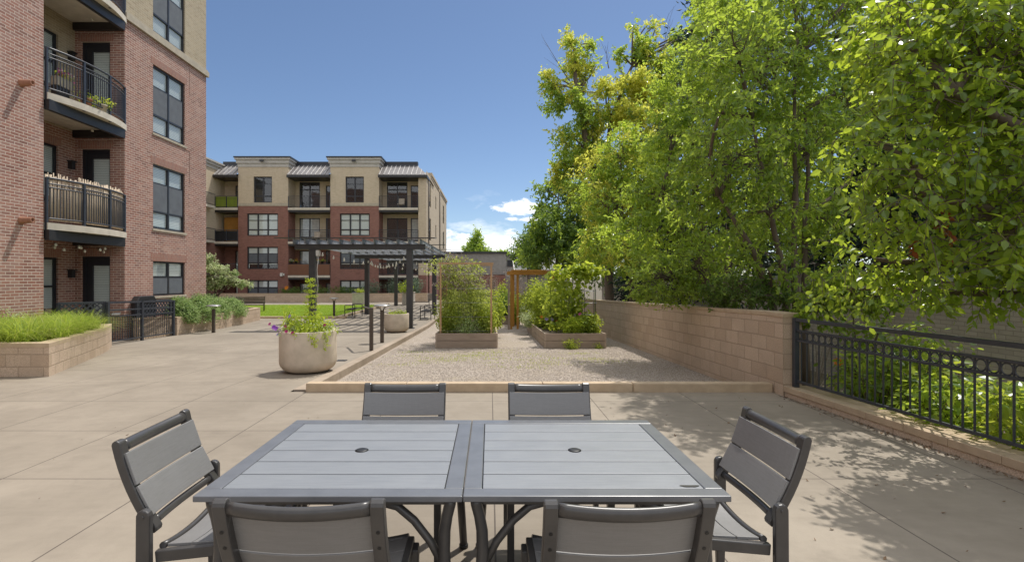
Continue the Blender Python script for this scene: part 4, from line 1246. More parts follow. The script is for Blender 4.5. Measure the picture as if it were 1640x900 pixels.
def path_lamp(x, y, h, label):
    z = zg(y)
    t = empty("path_lamp", (x, y, z), label, "path light", "bronze path lights")
    m = MB(); m.box(x - .045, x + .045, y - .045, y + .045, z - .02, z + h * .84); m.build("post", M['bronze'], t, bevel=.006)
    m = MB()
    for k in range(4):
        a = math.pi / 4 + k * math.pi / 2
        m.tube([(x + .04 * math.cos(a), y + .04 * math.sin(a), z + h * .83), (x + .13 * math.cos(a), y + .13 * math.sin(a), z + h * .95)], .008, 5)
    m.build("bracket", M['bronze'], t)
    m = MB(); m.lathe((x, y, z + h * .94), [(0.0, .005), (.225, 0), (.235, .015), (.20, .035), (.10, .055), (0, .06)], 28)
    m.build("lamp_cap", M['lamp_head'], t)
path_lamp(-2.92, 13.5, 1.05, "bronze path light with a round cap between the two round concrete planters")
path_lamp(-9.36, 16.9, .95, "bronze path light in front of the rounded hedge by the brick building")
path_lamp(-7.78, 24.9, 1.0, "bronze path light at the near right corner of the lawn")
t = empty("handrail_post", (-2.77, 11.65, zg(11.65)), "square bronze post at the walk's edge with a thin arm pointing back", "post")
m = MB(); m.box(-2.81, -2.73, 11.61, 11.69, zg(11.6) - .02, zg(11.6) + 1.0); m.build("post", M['bronze'], t, bevel=.006)
m = MB(); m.bar((-2.80, 11.66, zg(11.6) + .97), (-3.25, 12.8, zg(12) + .97), .05, .03); m.build("arm", M['bronze'], t)
# small dark drain plate in the walk in front of the post
m = MB(); m.box(-3.05, -2.86, 9.86, 10.02, zg(9.9) + .001, zg(9.9) + .006); o = m.build("drain_plate", M['dark_metal']); props(o, "small dark metal plate set in the walk before the bronze post", "drain")

def bench(x, y, rz, label, L=1.25, back=True, mat='dark_metal'):
    t = empty("bench", (0, 0, 0), label, "bench", "slatted metal benches")
    for s in (-1, 1):
        m = MB(); xx = s * L / 2
        m.tube([(xx, -.26, 0), (xx, -.26, .60), (xx, -.24, .63), (xx, .20, .63), (xx, .24, .60), (xx, .24, 0)], .021, 6)
        m.bar((xx, -.26, .40), (xx, .24, .40), .03, .04); m.build("end_frame", M[mat], t)
    m = MB()
    for k in range(6): m.box(-L / 2, L / 2, -.25 + k * .08, -.19 + k * .08, .405, .43)
    m.build("seat", M[mat], t)
    if back:
        m = MB()
        for k in range(5): m.bar((-L / 2, .25 + k * .022, .50 + k * .085), (L / 2, .25 + k * .022, .50 + k * .085), .02, .065)
        for s in (-1, 1): m.bar((s * L / 2, .23, .4), (s * L / 2, .36, .9), .03, .035, up=(1, 0, 0))
        m.build("backrest", M[mat], t)
    t.location = (x, y, zg(y)); t.rotation_euler = (0, 0, rz); ORG[t.name] = Vector(t.location)
    return t
bench(-6.95, 25.4, R(88), "backless-looking dark bench under the pergola beside the lawn edging", back=False)
bench(-3.0, 24.1, R(-92), "dark bench under the pergola near the walk's kerb", back=False)
bench(-4.6, 32.5, R(8), "far small dark bench under the pergola's last bay", back=False)
bench(-13.9, 28.9, R(18), "grey slatted bench with a backrest at the left edge of the lawn", 1.5, True, 'bronze')

def square_planter(x, y, s, h, label):
    z = zg(y)
    t = empty("square_planter", (x, y, z), label, "planter", "square concrete planters")
    m = MB()
    m.box(x - s / 2, x + s / 2, y - s / 2, y + s / 2, z - .02, z + h - .03)
    m.box(x - s / 2 - .02, x + s / 2 + .02, y - s / 2 - .02, y + s / 2 + .02, z + h - .03, z + h + .03)
    m.build("box", M['planter2'], t, bevel=.015)
    m = MB(); m.box(x - s / 2 + .06, x + s / 2 - .06, y - s / 2 + .06, y + s / 2 - .06, z + h + .031, z + h + .05); m.build("soil", M['soil'], t)
square_planter(-9.6, 36.7, .85, .85, "square pale concrete planter behind the lawn")
square_planter(-6.1, 37.4, .85, .9, "square pale concrete planter of lime leaves behind the pergola posts")

# ---------------------------------------------------------------- raised garden beds
GZ = lambda y: zg(y) - .125
def raised_bed(x0, x1, y0, y1, label, h=.40):
    t = empty("raised_bed", ((x0 + x1) / 2, y0, GZ(y0)), label, "raised bed", "weathered timber raised beds")
    n = 2; bh = h / n
    for i in range(n):
        z0, z1 = i * bh + .004, (i + 1) * bh - .004
        m = MB(); m.box(x0 + .045, x1 - .045, y0, y0 + .045, GZ(y0) + z0, GZ(y0) + z1); m.build("end_board", M['bedwood'], t, bevel=.004)
        for xa in (x0, x1 - .044):
            m = MB()
            za, zb = GZ(y0), GZ(y1)
            m.add([(xa, y0 - .002, za + z0), (xa + .044, y0 - .002, za + z0), (xa + .044, y1, zb + z0), (xa, y1, zb + z0),
                   (xa, y0 - .002, za + z1), (xa + .044, y0 - .002, za + z1), (xa + .044, y1, zb + z1), (xa, y1, zb + z1)],
                  [(0, 3, 2, 1), (4, 5, 6, 7), (0, 1, 5, 4), (1, 2, 6, 5), (2, 3, 7, 6), (3, 0, 4, 7)])
            m.build("side_board", M['bedwood_y'], t, bevel=.004)
        m = MB(); m.box(x0 + .045, x1 - .045, y1 - .045, y1, GZ(y1) + z0, GZ(y1) + z1); m.build("end_board", M['bedwood'], t)
    for xa, ya in ((x0 + .045, y0 + .046), (x1 - .135, y0 + .046)):
        m = MB(); m.box(xa, xa + .09, ya, ya + .09, GZ(ya) - .05, GZ(ya) + h - .01); m.build("corner_post", M['bedwood'], t)
    m = MB(); s0, s1 = GZ(y0) + h - .06, GZ(y1) + h - .06
    m.quad((x0 + .04, y0 + .04, s0), (x1 - .04, y0 + .04, s0), (x1 - .04, y1 - .04, s1), (x0 + .04, y1 - .04, s1)); m.build("soil", M['soil'], t)
    return t
raised_bed(-1.46, .20, 13.3, 18.6, "timber raised bed with a tall pink-tinged vine on a stake frame")
raised_bed(1.44, 3.08, 13.25, 19.6, "timber raised bed full of squash, tomatoes and wire cages")
raised_bed(.35, 1.35, 22.5, 27.0, "far timber raised bed half hidden by leafy plants on the path")
raised_bed(-1.6, .1, 20.6, 26.0, "far timber raised bed behind the vine frame")

def stake_frame(x0, x1, y0, y1, top, label):
    t = empty("vine_frame", ((x0 + x1) / 2, y0, GZ(y0)), label, "trellis")
    for x in (x0, x1):
        for y in (y0, y1):
            m = MB(); m.box(x - .024, x + .024, y - .02, y + .02, GZ(y) + .1, top); m.build("stake", M['stake'], t)
    for y in (y0, y1):
        m = MB(); m.box(x0 - .06, x1 + .06, y - .021, y + .021, top + .001, top + .045); m.build("crossbar", M['stake'], t)
    m = MB()
    for z in np.arange(GZ(y0) + .45, top, .38): m.tube([(x0, y0 - .024, z), (x1, y0 - .024, z)], .004, 4)
    m.build("string_net", M['galv'], t)
stake_frame(-1.33, .03, 13.42, 15.3, 1.93, "raw pine stake frame carrying the tall vine in the left bed")
# cedar arbour
t = empty("arbour", (1.0, 20.5, GZ(20.5)), "golden cedar arbour with a flat slatted top among the beds", "arbour")
for x, y in ((.86, 20.3), (1.12, 20.35), (2.55, 20.3), (1.0, 21.6), (2.55, 21.6)):
    m = MB(); m.box(x - .045, x + .045, y - .045, y + .045, GZ(y), 1.76); m.build("post", M['cedar'], t)
for y in (20.3, 21.6):
    m = MB(); m.box(.72, 2.75, y - .08, y - .04, 1.70, 1.84); m.build("rail", M['cedar'], t)
for y in np.arange(20.05, 22.0, .16):
    m = MB(); m.box(.9, 2.75, y, y + .05, 1.845, 1.90); m.build("slat", M['cedar'], t)
m = MB(); m.box(.71, .79, 20.05, 20.13, GZ(20), 1.35); o = m.build("grey_stake", M['bedwood']); props(o, "weathered grey stake beside the cedar arbour's posts", "stake")

def wire_cage(x, y, r, h, label):
    t = empty("tomato_cage", (x, y, GZ(y) + .32), label, "plant cage", "wire plant cages in the beds")
    z = GZ(y) + .32
    m = MB()
    for k in range(4):
        a = k * math.pi / 2 + .4
        m.tube([(x + r * math.cos(a), y + r * math.sin(a), z), (x + r * math.cos(a), y + r * math.sin(a), z + h)], .006, 4)
    m.build("upright", M['black'], t)
    for zz in np.linspace(.25, h - .05, 4):
        m = MB(); m.tube([(x + r * math.cos(a), y + r * math.sin(a), z + zz) for a in np.linspace(0, 2 * math.pi, 17)], .005, 4, caps=False); m.build("hoop", M['galv'], t)
wire_cage(2.72, 13.75, .22, 1.25, "wire cage at the right front corner of the right bed")
wire_cage(2.2, 15.2, .25, 1.3, "wire cage among the squash leaves in the middle of the right bed")
t = empty("squash_trellis", (2.2, 14.2, GZ(14.2) + .3), "tall wire trellis on thin green poles with squash vines over it", "trellis")
for x in (1.72, 2.35, 3.0):
    m = MB(); m.tube([(x, 14.3, GZ(14) + .2), (x, 14.3, 1.80)], .011, 5); m.build("pole", M['leaf_dark'], t)
m = MB()
m.tube([(1.6, 14.3, 1.78), (3.35, 14.3, 1.78)], .008, 4)
for z in (.55, .75, .95, 1.2, 1.5): m.tube([(1.72, 14.3, z), (3.0, 14.3, z)], .004, 4)
m.build("wire", M['galv'], t)

# ---------------------------------------------------------------- iron railing on the right
def iron_fence():
    t = empty("iron_fence", (4.0, 6.55, .135), "black iron railing with a row of rings along the patio's right edge", "railing")
    a = Vector((3.99, 6.52, 0)); d = Vector((.096, -1, 0)).normalized()
    P = lambda s, z: a + d * s + Vector((0, 0, z))
    L = 7.5
    for s in (0.0, 3.1, 6.2):
        m = MB(); m.bar(P(s, .10), P(s, 1.035), .062, .062, up=(1, 0, 0)); m.build("post", M['rail'], t, bevel=.004)
    for nm, z, w, h in (("top_rail", 1.012, .055, .042), ("ring_rail", .875, .028, .026), ("ring_rail", .745, .028, .026), ("bottom_rail", .215, .028, .030)):
        m = MB(); m.bar(P(.031, z), P(L, z), w, h); m.build(nm, M['rail'], t, bevel=.003)
    m = MB(); m.bar(Vector((0, 0, .20)), Vector((0, 0, .74)), .013, .013, up=(1, 0, 0)); me1 = m.build("picket", M['rail'], t)
    m = MB(); m.bar(Vector((0, 0, .76)), Vector((0, 0, .86)), .012, .012, up=(1, 0, 0)); me3 = m.build("short_picket", M['rail'], t)
    m = MB()
    ang = math.atan2(d.y, d.x)
    m.tube([d * (.044 * math.cos(q)) + Vector((0, 0, .81 + .050 * math.sin(q))) for q in np.linspace(0, 2 * math.pi, 17)], .0065, 6, caps=False)
    me2 = m.build("ring", M['rail'], t)
    for o in (me1, me2, me3):
        for v in o.data.vertices: v.co += ORG[t.name]
    n = int(L / .1)
    for i in range(n):
        s = .1 + i * .1
        for j, src in enumerate((me1, me2, me3)):
            if any(abs(s - q) < .045 for q in (3.1, 6.2)) and j != 1: continue
            o = src if i == 0 else src.copy()
            if i: COL.objects.link(o); o.parent = t
            q = d * (s - (.05 if j == 1 else 0))
            o.location = (q.x + a.x - ORG[t.name].x, q.y + a.y - ORG[t.name].y, -ORG[t.name].z)
    return t
iron_fence()

# ---------------------------------------------------------------- outdoor tables
TZ = .72
def make_table(cx, cy, S, label):
    t = empty("patio_table", (0, 0, 0), label, "table", "square slatted patio tables pushed together")
    h = S / 2; fw = .072
    m = MB()
    for s in (-1, 1):
        m.box(-h, h, s * h - (fw if s > 0 else 0), s * h + (0 if s > 0 else fw), TZ - .024, TZ)
        m.box(s * h - (fw if s > 0 else 0), s * h + (0 if s > 0 else fw), -h + fw, h - fw, TZ - .0245, TZ - .0005)
    m.build("top_frame", M['table_metal'], t, bevel=.004)
    n = 6; w = (S - 2 * fw) / n
    for i in range(n):
        y0 = -h + fw + i * w
        m = MB()
        if i in (2, 3):
            # the two middle slats are cut round the umbrella hole
            m.box(-h + fw + .003, h - fw - .003, y0 + .0032, y0 + w - .0032, TZ - .022, TZ - .0015)
        else:
            m.box(-h + fw + .003, h - fw - .003, y0 + .0032, y0 + w - .0032, TZ - .022, TZ - .0015)
        m.build("top_slat", M['slat_table'], t, bevel=.0025)
    m = MB()
    for s in (-1, 1):
        m.box(-h + .05, h - .05, s * (h - .075) - .012, s * (h - .075) + .012, TZ - .06, TZ - .025)
        m.box(s * (h - .075) - .012, s * (h - .075) + .012, -h + .09, h - .09, TZ - .059, TZ - .0255)
    m.build("apron", M['chair_metal'], t)
    m = MB(); m.lathe((0, 0, TZ - .012), [(0, .0), (.03, 0), (.032, .012), (.022, .016), (0, .0145)], 24); m.build("hole_cap", M['black'], t)
    m = MB()
    pts = [(-.30 + .60 * f, 0, TZ - .03 - .20 * math.sin(math.pi * f) ** .8) for f in np.linspace(0, 1, 13)]
    for p, q in zip(pts[:-1], pts[1:]): m.bar(p, q, .13, .012)
    m.build("umbrella_strap", M['chair_metal'], t)
    for sx in (-1, 1):
        for sy in (-1, 1):
            cxn, cyn = sx * (h - .05), sy * (h - .05)
            m = MB()
            m.tube([(cxn, cyn, TZ - .03), (cxn, cyn, TZ - .05), (cxn - sx * .012, cyn - sy * .006, TZ - .10), (cxn - sx * .022, cyn - sy * .012, TZ - .16),
                    (cxn - sx * .024, cyn - sy * .012, TZ - .24), (cxn - sx * .014, cyn - sy * .008, .30), (cxn + sx * .004, cyn, .02)],
                   [.026, .023, .0225, .0235, .024, .0235, .022], 14)
            lo = m.build("leg", M['chair_metal'], t)
            m = MB(); m.lathe((cxn + sx * .004, cyn, 0), [(0.0, 0), (.026, 0), (.026, .02), (.024, .022)], 14); m.build("foot", M['black'], lo)
            m = MB()
            pa = [(cxn - sx * .03, cyn - sy * .02, .42), (cxn - sx * .08, cyn - sy * .025, .51), (cxn - sx * .145, cyn - sy * .03, .59), (cxn - sx * .21, cyn - sy * .03, .645), (cxn - sx * .27, cyn - sy * .03, TZ - .058)]
            m.tube(pa, .0165, 10); m.build("brace", M['chair_metal'], t)
    t.location = (cx, cy, 0); ORG[t.name] = Vector(t.location)
    return t
make_table(-.622, 2.421, 1.03, "left square slatted grey table of the pair, its edge against its twin")
make_table(.4095, 2.421, 1.027, "right square slatted grey table of the pair, with a smudge near its corner")
m = MB()
b0 = len(m.v)
m.v += [(.80 + .035 * math.cos(a) * (1 + .35 * math.sin(3 * a)), 2.0 + .013 * math.sin(a) * (1 + .4 * math.cos(2 * a)), TZ + .0006) for a in np.linspace(0, 2 * math.pi, 14)[:-1]]
m.face(list(range(b0, b0 + 13)))
o = m.build("water_stain", M['chair_metal']); props(o, "small dark wet smudge on the right table's frame", kind='stuff')

# ---------------------------------------------------------------- chairs
def make_chair(label):
    t = empty("patio_chair", (0, 0, 0), label, "chair", "grey slatted armless chairs round the tables")
    Mt, Sl = M['chair_metal'], M['slat']
    B0, B1 = Vector((0, -.180, .525)), Vector((0, -.325, .868))       # back plane, bottom to top
    ax = (B1 - B0).normalized(); nr = Vector((0, ax.z, -ax.y))        # nr points to the sitter
    Lb = (B1 - B0).length
    def prof(s): return -.018 * 4 * (s * (1 - s))                      # gentle bow of the stile
    for sx in (-1, 1):
        x0, x1 = (sx * .258, sx * .216) if sx < 0 else (sx * .216, sx * .258)
        side = []
        hw = .0185
        for s in np.linspace(0, 1, 9): side.append(B0 + ax * (s * Lb) + nr * (prof(s) + hw))
        for a in np.linspace(.35, math.pi - .35, 5): side.append(B1 + nr * (hw * math.cos(a)) + ax * (hw * math.sin(a)))
        for s in np.linspace(1, 0, 9): side.append(B0 + ax * (s * Lb) + nr * (prof(s) - hw))
        for a in np.linspace(math.pi + .35, 2 * math.pi - .35, 5): side.append(B0 + nr * (hw * math.cos(a)) + ax * (hw * math.sin(a)))
        m = MB(); m.extrude_x([(p.y, p.z) for p in side], x0, x1)
        so = m.build("stile", Mt, t, bevel=.004)
        for s in (.30, .42, .62, .78):
            m = MB()
            c = B0 + ax * (s * Lb) + nr * (prof(s) - hw)
            q = [(sx * .237 + .0062 * math.cos(a), c + ax * (.0066 * math.sin(a)) - nr * .0012) for a in np.linspace(0, 2 * math.pi, 11)[:-1]]
            b = len(m.v); m.v += [(x, p.y, p.z) for x, p in q]; m.face(list(range(b, b + 10)))
            m.build("screw", M['black'], so)
        # rear leg: tapered oval post with a rounded head, pivot bolt
        lx0, lx1 = (sx * .290, sx * .2605) if sx < 0 else (sx * .2605, sx * .290)
        side = [(-.182, 0), (-.172, .30), (-.171, .58)] + [(-.199 + .028 * math.cos(a), .588 + .028 * math.sin(a)) for a in np.linspace(.2, math.pi - .2, 7)] + [(-.227, .58), (-.229, .30), (-.219, 0)]
        m = MB(); m.extrude_x(side[::-1], lx0, lx1)
        lo = m.build("rear_leg", Mt, t, bevel=.006)
        m = MB(); m.tube([(sx * .236, -.198, .588), (sx * .295, -.198, .588)], .006, 8);
        m.build("pivot_bolt", Mt, lo)
        side = [(.205, 0), (.208, .44), (.252, .452), (.246, 0)]
        m = MB(); m.extrude_x(side[::-1], sx * .282 if sx < 0 else sx * .245, sx * .245 if sx < 0 else sx * .282)
        m.build("front_leg", Mt, t, bevel=.005)
        m = MB(); m.bar((sx * .247, -.168, .412), (sx * .247, .262, .450), .028, .048); m.build("seat_rail", Mt, t, bevel=.005)
    def bowed(s0, s1, bow, th, x, name, mat, nx=12, rnd=False, off=0.0):
        """slat or rail between the stiles, bowed backwards in the middle"""
        m = MB(); b = len(m.v)
        for i in range(nx + 1):
            xx = -x + 2 * x * i / nx
            bo = -bow * (1 - (xx / x) ** 2)
            if rnd:
                c = B0 + ax * ((s0 + s1) / 2 * Lb); hh = (s1 - s0) / 2 * Lb
                for a in np.linspace(0, 2 * math.pi, 13)[:-1]:
                    p = c + ax * (hh * math.sin(a)) + nr * (prof((s0 + s1) / 2) + bo + off + th / 2 * math.cos(a)); m.v.append((xx, p.y, p.z))
            else:
                for s, d in ((s0, -.5), (s1, -.5), (s1, .5), (s0, .5)):
                    p = B0 + ax * (s * Lb) + nr * (prof(s) + bo + off + d * th); m.v.append((xx, p.y, p.z))
        k = 12 if rnd else 4
        for i in range(nx):
            for j in range(k):
                q = b + i * k
                m.face([q + j, q + (j + 1) % k, q + k + (j + 1) % k, q + k + j], 0, rnd)
        m.face([b + j for j in range(k)][::-1]); m.face([b + nx * k + j for j in range(k)])
        return m.build(name, mat, t, bevel=0 if rnd else .003)
    bowed(.895, 1.030, .022, .034, .2155, "top_rail", Mt, 16, True)
    bowed(.510, .880, .022, .013, .2500, "back_slat", Sl, off=.022)
    bowed(.135, .492, .022, .013, .2500, "back_slat", Sl, off=.022)
    bowed(.010, .105, .022, .024, .2155, "bottom_rail", Mt, 16, True)
    # dished seat of four slats running side to side
    def seatz(x, y): return .452 + (y + .16) * .045 - .028 * (1 - (x / .235) ** 2)
    ys = np.linspace(-.135, .262, 5)
    for a, c in zip(ys[:-1], ys[1:]):
        m = MB(); b = len(m.v); nx = 12
        for i in range(nx + 1):
            x = -.234 + .468 * i / nx
            for y, d in ((a + .002, 0), (c - .002, 0), (c - .002, -.014), (a + .002, -.014)): m.v.append((x, y, seatz(x, y) + d))
        for i in range(nx):
            for j in range(4):
                q = b + i * 4
                m.face([q + j, q + 4 + j, q + 4 + (j + 1) % 4, q + (j + 1) % 4])
        m.face([b, b + 1, b + 2, b + 3]); m.face([b + nx * 4 + j for j in (3, 2, 1, 0)])
        m.build("seat_slat", Sl, t, bevel=.0025)
    for y0, nm in ((-.152, "rear_rail"), (.268, "front_rail")):
        m = MB()
        m.tube([(x, y0, seatz(x, y0) - .006) for x in np.linspace(-.235, .235, 13)], .014, 8); m.build(nm, Mt, t)
    return t
chairs = [
    (-.577, 1.835, 0, "near chair in front of the left table, back to the viewer"),
    (.414, 1.83, R(1), "near chair in front of the right table, back to the viewer"),
    (-1.215, 2.31, R(-90 + 2.5), "chair at the left end of the tables, its back slanting outwards"),
    (1.010, 2.355, R(90), "chair at the right end of the tables, beside the tree shadow"),
    (-.540, 2.858, R(180), "chair on the far side of the left table, nearest the round planter"),
    (.372, 2.862, R(180), "chair on the far side of the right table, in line with the right raised bed"),
]
proto = None
for x, y, rz, lab in chairs:
    if proto is None:
        proto = make_chair(lab); proto.location = (x, y, 0); proto.rotation_euler = (0, 0, rz)
    else: copy_tree(proto, (x, y, 0), rz, lab)
# ---------------------------------------------------------------- leaves
def unit(v): return v / np.maximum(np.linalg.norm(v, axis=-1, keepdims=True), 1e-9)

def leaf_arrays(P, D, N, L, W, fine=False, fold=.18, droop=.15):
    """leaf blades from base points P along D with face normal N"""
    n = len(P)
    S = unit(np.cross(D, N)); N = unit(np.cross(S, D))
    L = np.broadcast_to(np.asarray(L, float), (n,))[:, None]; W = np.broadcast_to(np.asarray(W, float), (n,))[:, None]
    tip = P + D * L - N * (droop * L)
    if fine:
        m1 = P + D * L * .28; m2 = P + D * L * .62 - N * (droop * .35 * L)
        c = P + D * L * .45 - N * (fold * W * .5)
        V = np.stack([P, m1 + S * W * .46, m2 + S * W * .40, tip, m2 - S * W * .40, m1 - S * W * .46, c], 1)
        F = np.array([(0, 1, 6), (1, 2, 6), (2, 3, 6), (3, 4, 6), (4, 5, 6), (5, 0, 6)])
    else:
        m = P + D * L * .42 + N * (fold * W)
        V = np.stack([P, m + S * W * .5, tip, m - S * W * .5], 1)
        F = np.array([(0, 1, 2), (0, 2, 3)])
    k = V.shape[1]
    return V.reshape(-1, 3), (F[None] + (np.arange(n) * k)[:, None, None]).reshape(-1, 3), len(F)

def rand_unit(n):
    v = rng.normal(size=(n, 3)); return unit(v)

def in_lobes(lobes, n, shell=.55):
    """points in ellipsoids ((x,y,z),(rx,ry,rz)), more of them towards the outside"""
    vol = np.array([l[1][0] * l[1][1] * l[1][2] for l in lobes]) ** .8
    ix = rng.choice(len(lobes), n, p=vol / vol.sum())
    c = np.array([l[0] for l in lobes])[ix]; r = np.array([l[1] for l in lobes])[ix]
    d = rand_unit(n); rad = (shell + (1 - shell) * rng.random(n)) * rng.uniform(.55, 1.06, n) ** .5
    return c + d * r * rad[:, None], ix

def spray_leaves(C, rc, per, L, wl=.5, hang=.35, face_up=.5, centre=None, ns=3):
    """leaves set alternately along short twigs that grow outwards from each clump; returns leaves and twig lines"""
    m = max(2, per // ns); k = len(C) * ns
    rc = np.repeat(np.broadcast_to(np.asarray(rc, float), (len(C),)), ns)
    out = unit(C - centre) if centre is not None else rand_unit(len(C))
    T = unit(np.repeat(out, ns, 0) * .55 + rand_unit(k) * .9 + np.array([0, 0, -.18 * hang]))
    A = np.repeat(C, ns, 0) + rand_unit(k) * rc[:, None] * .45
    Ln = rc * rng.uniform(.9, 1.6, k)
    A = A - T * Ln[:, None] * .35
    u = (np.arange(m) + .6) / m
    P = A[:, None] + T[:, None] * (Ln[:, None] * u)[:, :, None]
    P[:, :, 2] -= (.22 * hang * Ln[:, None] * u ** 2)
    S = unit(np.cross(T, rand_unit(k)))
    sg = np.where(np.arange(m) % 2, 1.0, -1.0)
    D = S[:, None] * sg[None, :, None] * .75 + T[:, None] * .6
    D = D.reshape(-1, 3) + rng.normal(size=(k * m, 3)) * .35 + np.array([0, 0, -hang * .9])
    n = k * m
    N = unit(rand_unit(n) * (1 - face_up) + np.array([0, 0, 1.0]) * face_up + .001)
    Ls = L * rng.uniform(.5, 1.3, n)
    lines = (A, A + T * Ln[:, None] * .5 - np.array([0, 0, 1.0]) * (.05 * hang * Ln[:, None]), A + T * Ln[:, None] - np.array([0, 0, 1.0]) * (.22 * hang * Ln[:, None]))
    return (P.reshape(-1, 3), unit(D), N, Ls, Ls * wl * rng.uniform(.8, 1.15, n)), lines

def clump_leaves(C, rc, per, L, wl=.5, hang=.35, flat=.6, face_up=.5):
    """leaves round clump centres; hang pulls tips down, face_up tilts faces to the sky"""
    n = len(C) * per
    rc = np.repeat(np.broadcast_to(np.asarray(rc, float), (len(C),)), per)
    off = rng.normal(size=(n, 3)) * rc[:, None] * .55; off[:, 2] *= flat
    P = np.repeat(C, per, 0) + off
    D = unit(off + rng.normal(size=(n, 3)) * .05 * np.mean(rc) + rand_unit(n) * rc[:, None] * .55 + np.array([0, 0, -hang]) * rc[:, None])
    N = unit(rand_unit(n) * (1 - face_up) + np.array([0, 0, 1.0]) * face_up + .001)
    Ls = L * rng.uniform(.65, 1.25, n)
    return P, D, N, Ls, Ls * wl * rng.uniform(.85, 1.15, n)

def foliage(name, sets, mats, parent=None, org=(0, 0, 0), fine=False, fold=.18, droop=.15):
    """sets: list of (P,D,N,L,W,material index) -> one mesh"""
    Vs, Fs, Ms, b = [], [], [], 0
    for P, D, N, L, W, mi in sets:
        V, F, k = leaf_arrays(P, D, N, L, W, fine, fold, droop)
        Vs.append(V); Fs.append(F + b); b += len(V); Ms.append(np.full(len(F), mi))
    o_ = ORG[parent.name] if parent is not None else Vector(org)
    me = mesh_np(name, np.concatenate(Vs) - np.array(o_), np.concatenate(Fs), 3, mats, np.concatenate(Ms))
    return link_mesh(name, me, parent, o_)

def curve_pts(a, b, n, bend, sag=0.0):
    a, b = Vector(a), Vector(b)
    k = (b - a).length
    r = Vector(rng.normal(size=3)) * bend * k
    return [a.lerp(b, f) + r * math.sin(math.pi * f) + Vector((0, 0, sag * k * math.sin(math.pi * f))) for f in np.linspace(0, 1, n)]

def tree(name, base, stems, lobes, label, clumps, per, rc, L, mat, wl=.5, mat2=None, frac2=None, fine=False, trunk_r=.12, group=None,
         hang=.35, twigs=True, bark='bark', bare=(), category='tree', shell=.55, face_up=.45, loose=0, rag=0):
    """stems: list of trunk polylines; lobes: crown ellipsoids; bare: leafless twigs (a, b)"""
    t = empty(name, base, label, category, group)
    if rag:                                     # break each mass into smaller uneven ones
        sub = []
        for c, r in lobes:
            sub.append((c, tuple(.8 * x for x in r)))
            for _ in range(rag):
                d = rand_unit(1)[0]
                sub.append((tuple(np.array(c) + d * np.array(r) * rng.uniform(.5, 1.0)), tuple(x * rng.uniform(.4, .8) for x in r)))
        lobes = sub
    C, ix = in_lobes(lobes, clumps, shell)
    tr = MB()
    for st in stems:
        p = [Vector(q) for q in st]
        sm = []
        for a, b in zip(p[:-1], p[1:]):
            for f in (0, .34, .67): sm.append(a.lerp(b, f) + Vector(rng.normal(size=3)) * .012 * (b - a).length)
        sm.append(p[-1])
        n = len(sm)
        tr.tube(sm, [trunk_r * (1.25 if i == 0 else 1.0) * (1 - .72 * i / (n - 1)) for i in range(n)], 9)
    allp = [Vector(q) for st in stems for q in st[1:]]
    ends = []
    for li, (c, r) in enumerate(lobes):
        c = Vector(c)
        cand = [q for q in allp if q.z < c.z + .2] or allp
        a = min(cand, key=lambda q: (q - c).length)
        k = (c - a).length
        if k > .15:
            cp = curve_pts(a, c, 6, .06, .05)
            r0 = min(trunk_r * .55, .02 + .016 * k + .01 * max(r))
            tr.tube(cp, [r0 * (1 - .6 * i / 5) for i in range(6)], 7)
        else: cp = [a, c]
        ends.append(cp)
    if twigs:
        for i in range(0, clumps, 1 if clumps < 500 else 2):
            cp = ends[ix[i]]
            a = cp[int(rng.integers(len(cp) // 2, len(cp)))]
            q = curve_pts(a, C[i], 4, .08, .03)
            r0 = .006 + .004 * (Vector(C[i]) - a).length
            tr.tube(q, [r0, r0 * .75, r0 * .5, r0 * .25], 4, caps=False)
    for a, b in bare:
        q = curve_pts(a, b, 5, .05); k = (Vector(b) - Vector(a)).length
        tr.tube(q, [.03, .022, .015, .009, .004], 5, caps=False)
        for _ in range(5):
            f = rng.integers(1, 5); e_ = Vector(q[f]) + (Vector(b) - Vector(a)) * rng.uniform(.2, .45) + Vector(rng.normal(size=3)) * .16 * k
            tr.tube([q[f], Vector(q[f]).lerp(e_, .5) + Vector(rng.normal(size=3)) * .02 * k, e_], [.010, .007, .003], 4, caps=False)
    sets = []
    cen = np.array([l[0] for l in lobes]).mean(0)
    if mat2 is None: m2 = np.zeros(clumps, bool)
    elif callable(frac2): m2 = np.array([frac2(*c) for c in C])
    else: m2 = rng.random(clumps) < frac2
    for sel, mi in ((~m2, 0), (m2, 1)):
        if sel.any():
            rr = rc * rng.uniform(.65, 1.35, sel.sum())
            lv_, ln_ = spray_leaves(C[sel], rr, per, L, wl, hang, face_up, np.repeat(cen[None], sel.sum(), 0))
            sets.append((*lv_, mi))
            if fine or L < .1:                   # the twigs themselves show on the nearest trees
                for q0, q1, q2 in zip(*ln_): tr.tube([q0, q1, q2], [.0045, .003, .0012], 3, caps=False)
    tr.build("trunk", M[bark], t)
    if loose:
        Cl, _ = in_lobes([(c, tuple(1.08 * x for x in r)) for c, r in lobes], loose, .8)
        sets.append((*clump_leaves(Cl, rc * .4, 4, L, wl, hang, face_up=face_up), 0))
    foliage("crown", sets, [M[mat]] + ([M[mat2]] if mat2 else []), t, fine=fine)
    return t

def px(u, v, y):
    """a point of the place from where it stands in the survey photograph and its distance"""
    return ((u - 785) / 800 * y, y, 1.55 - (v - 446) / 800 * y)
def lobe(u, v, y, ru, rv, ry=None):
    c = px(u, v, y); k = y / 800
    return (c, (ru * k, ry if ry else (ru + rv) / 2 * k, rv * k))

gz = -.45
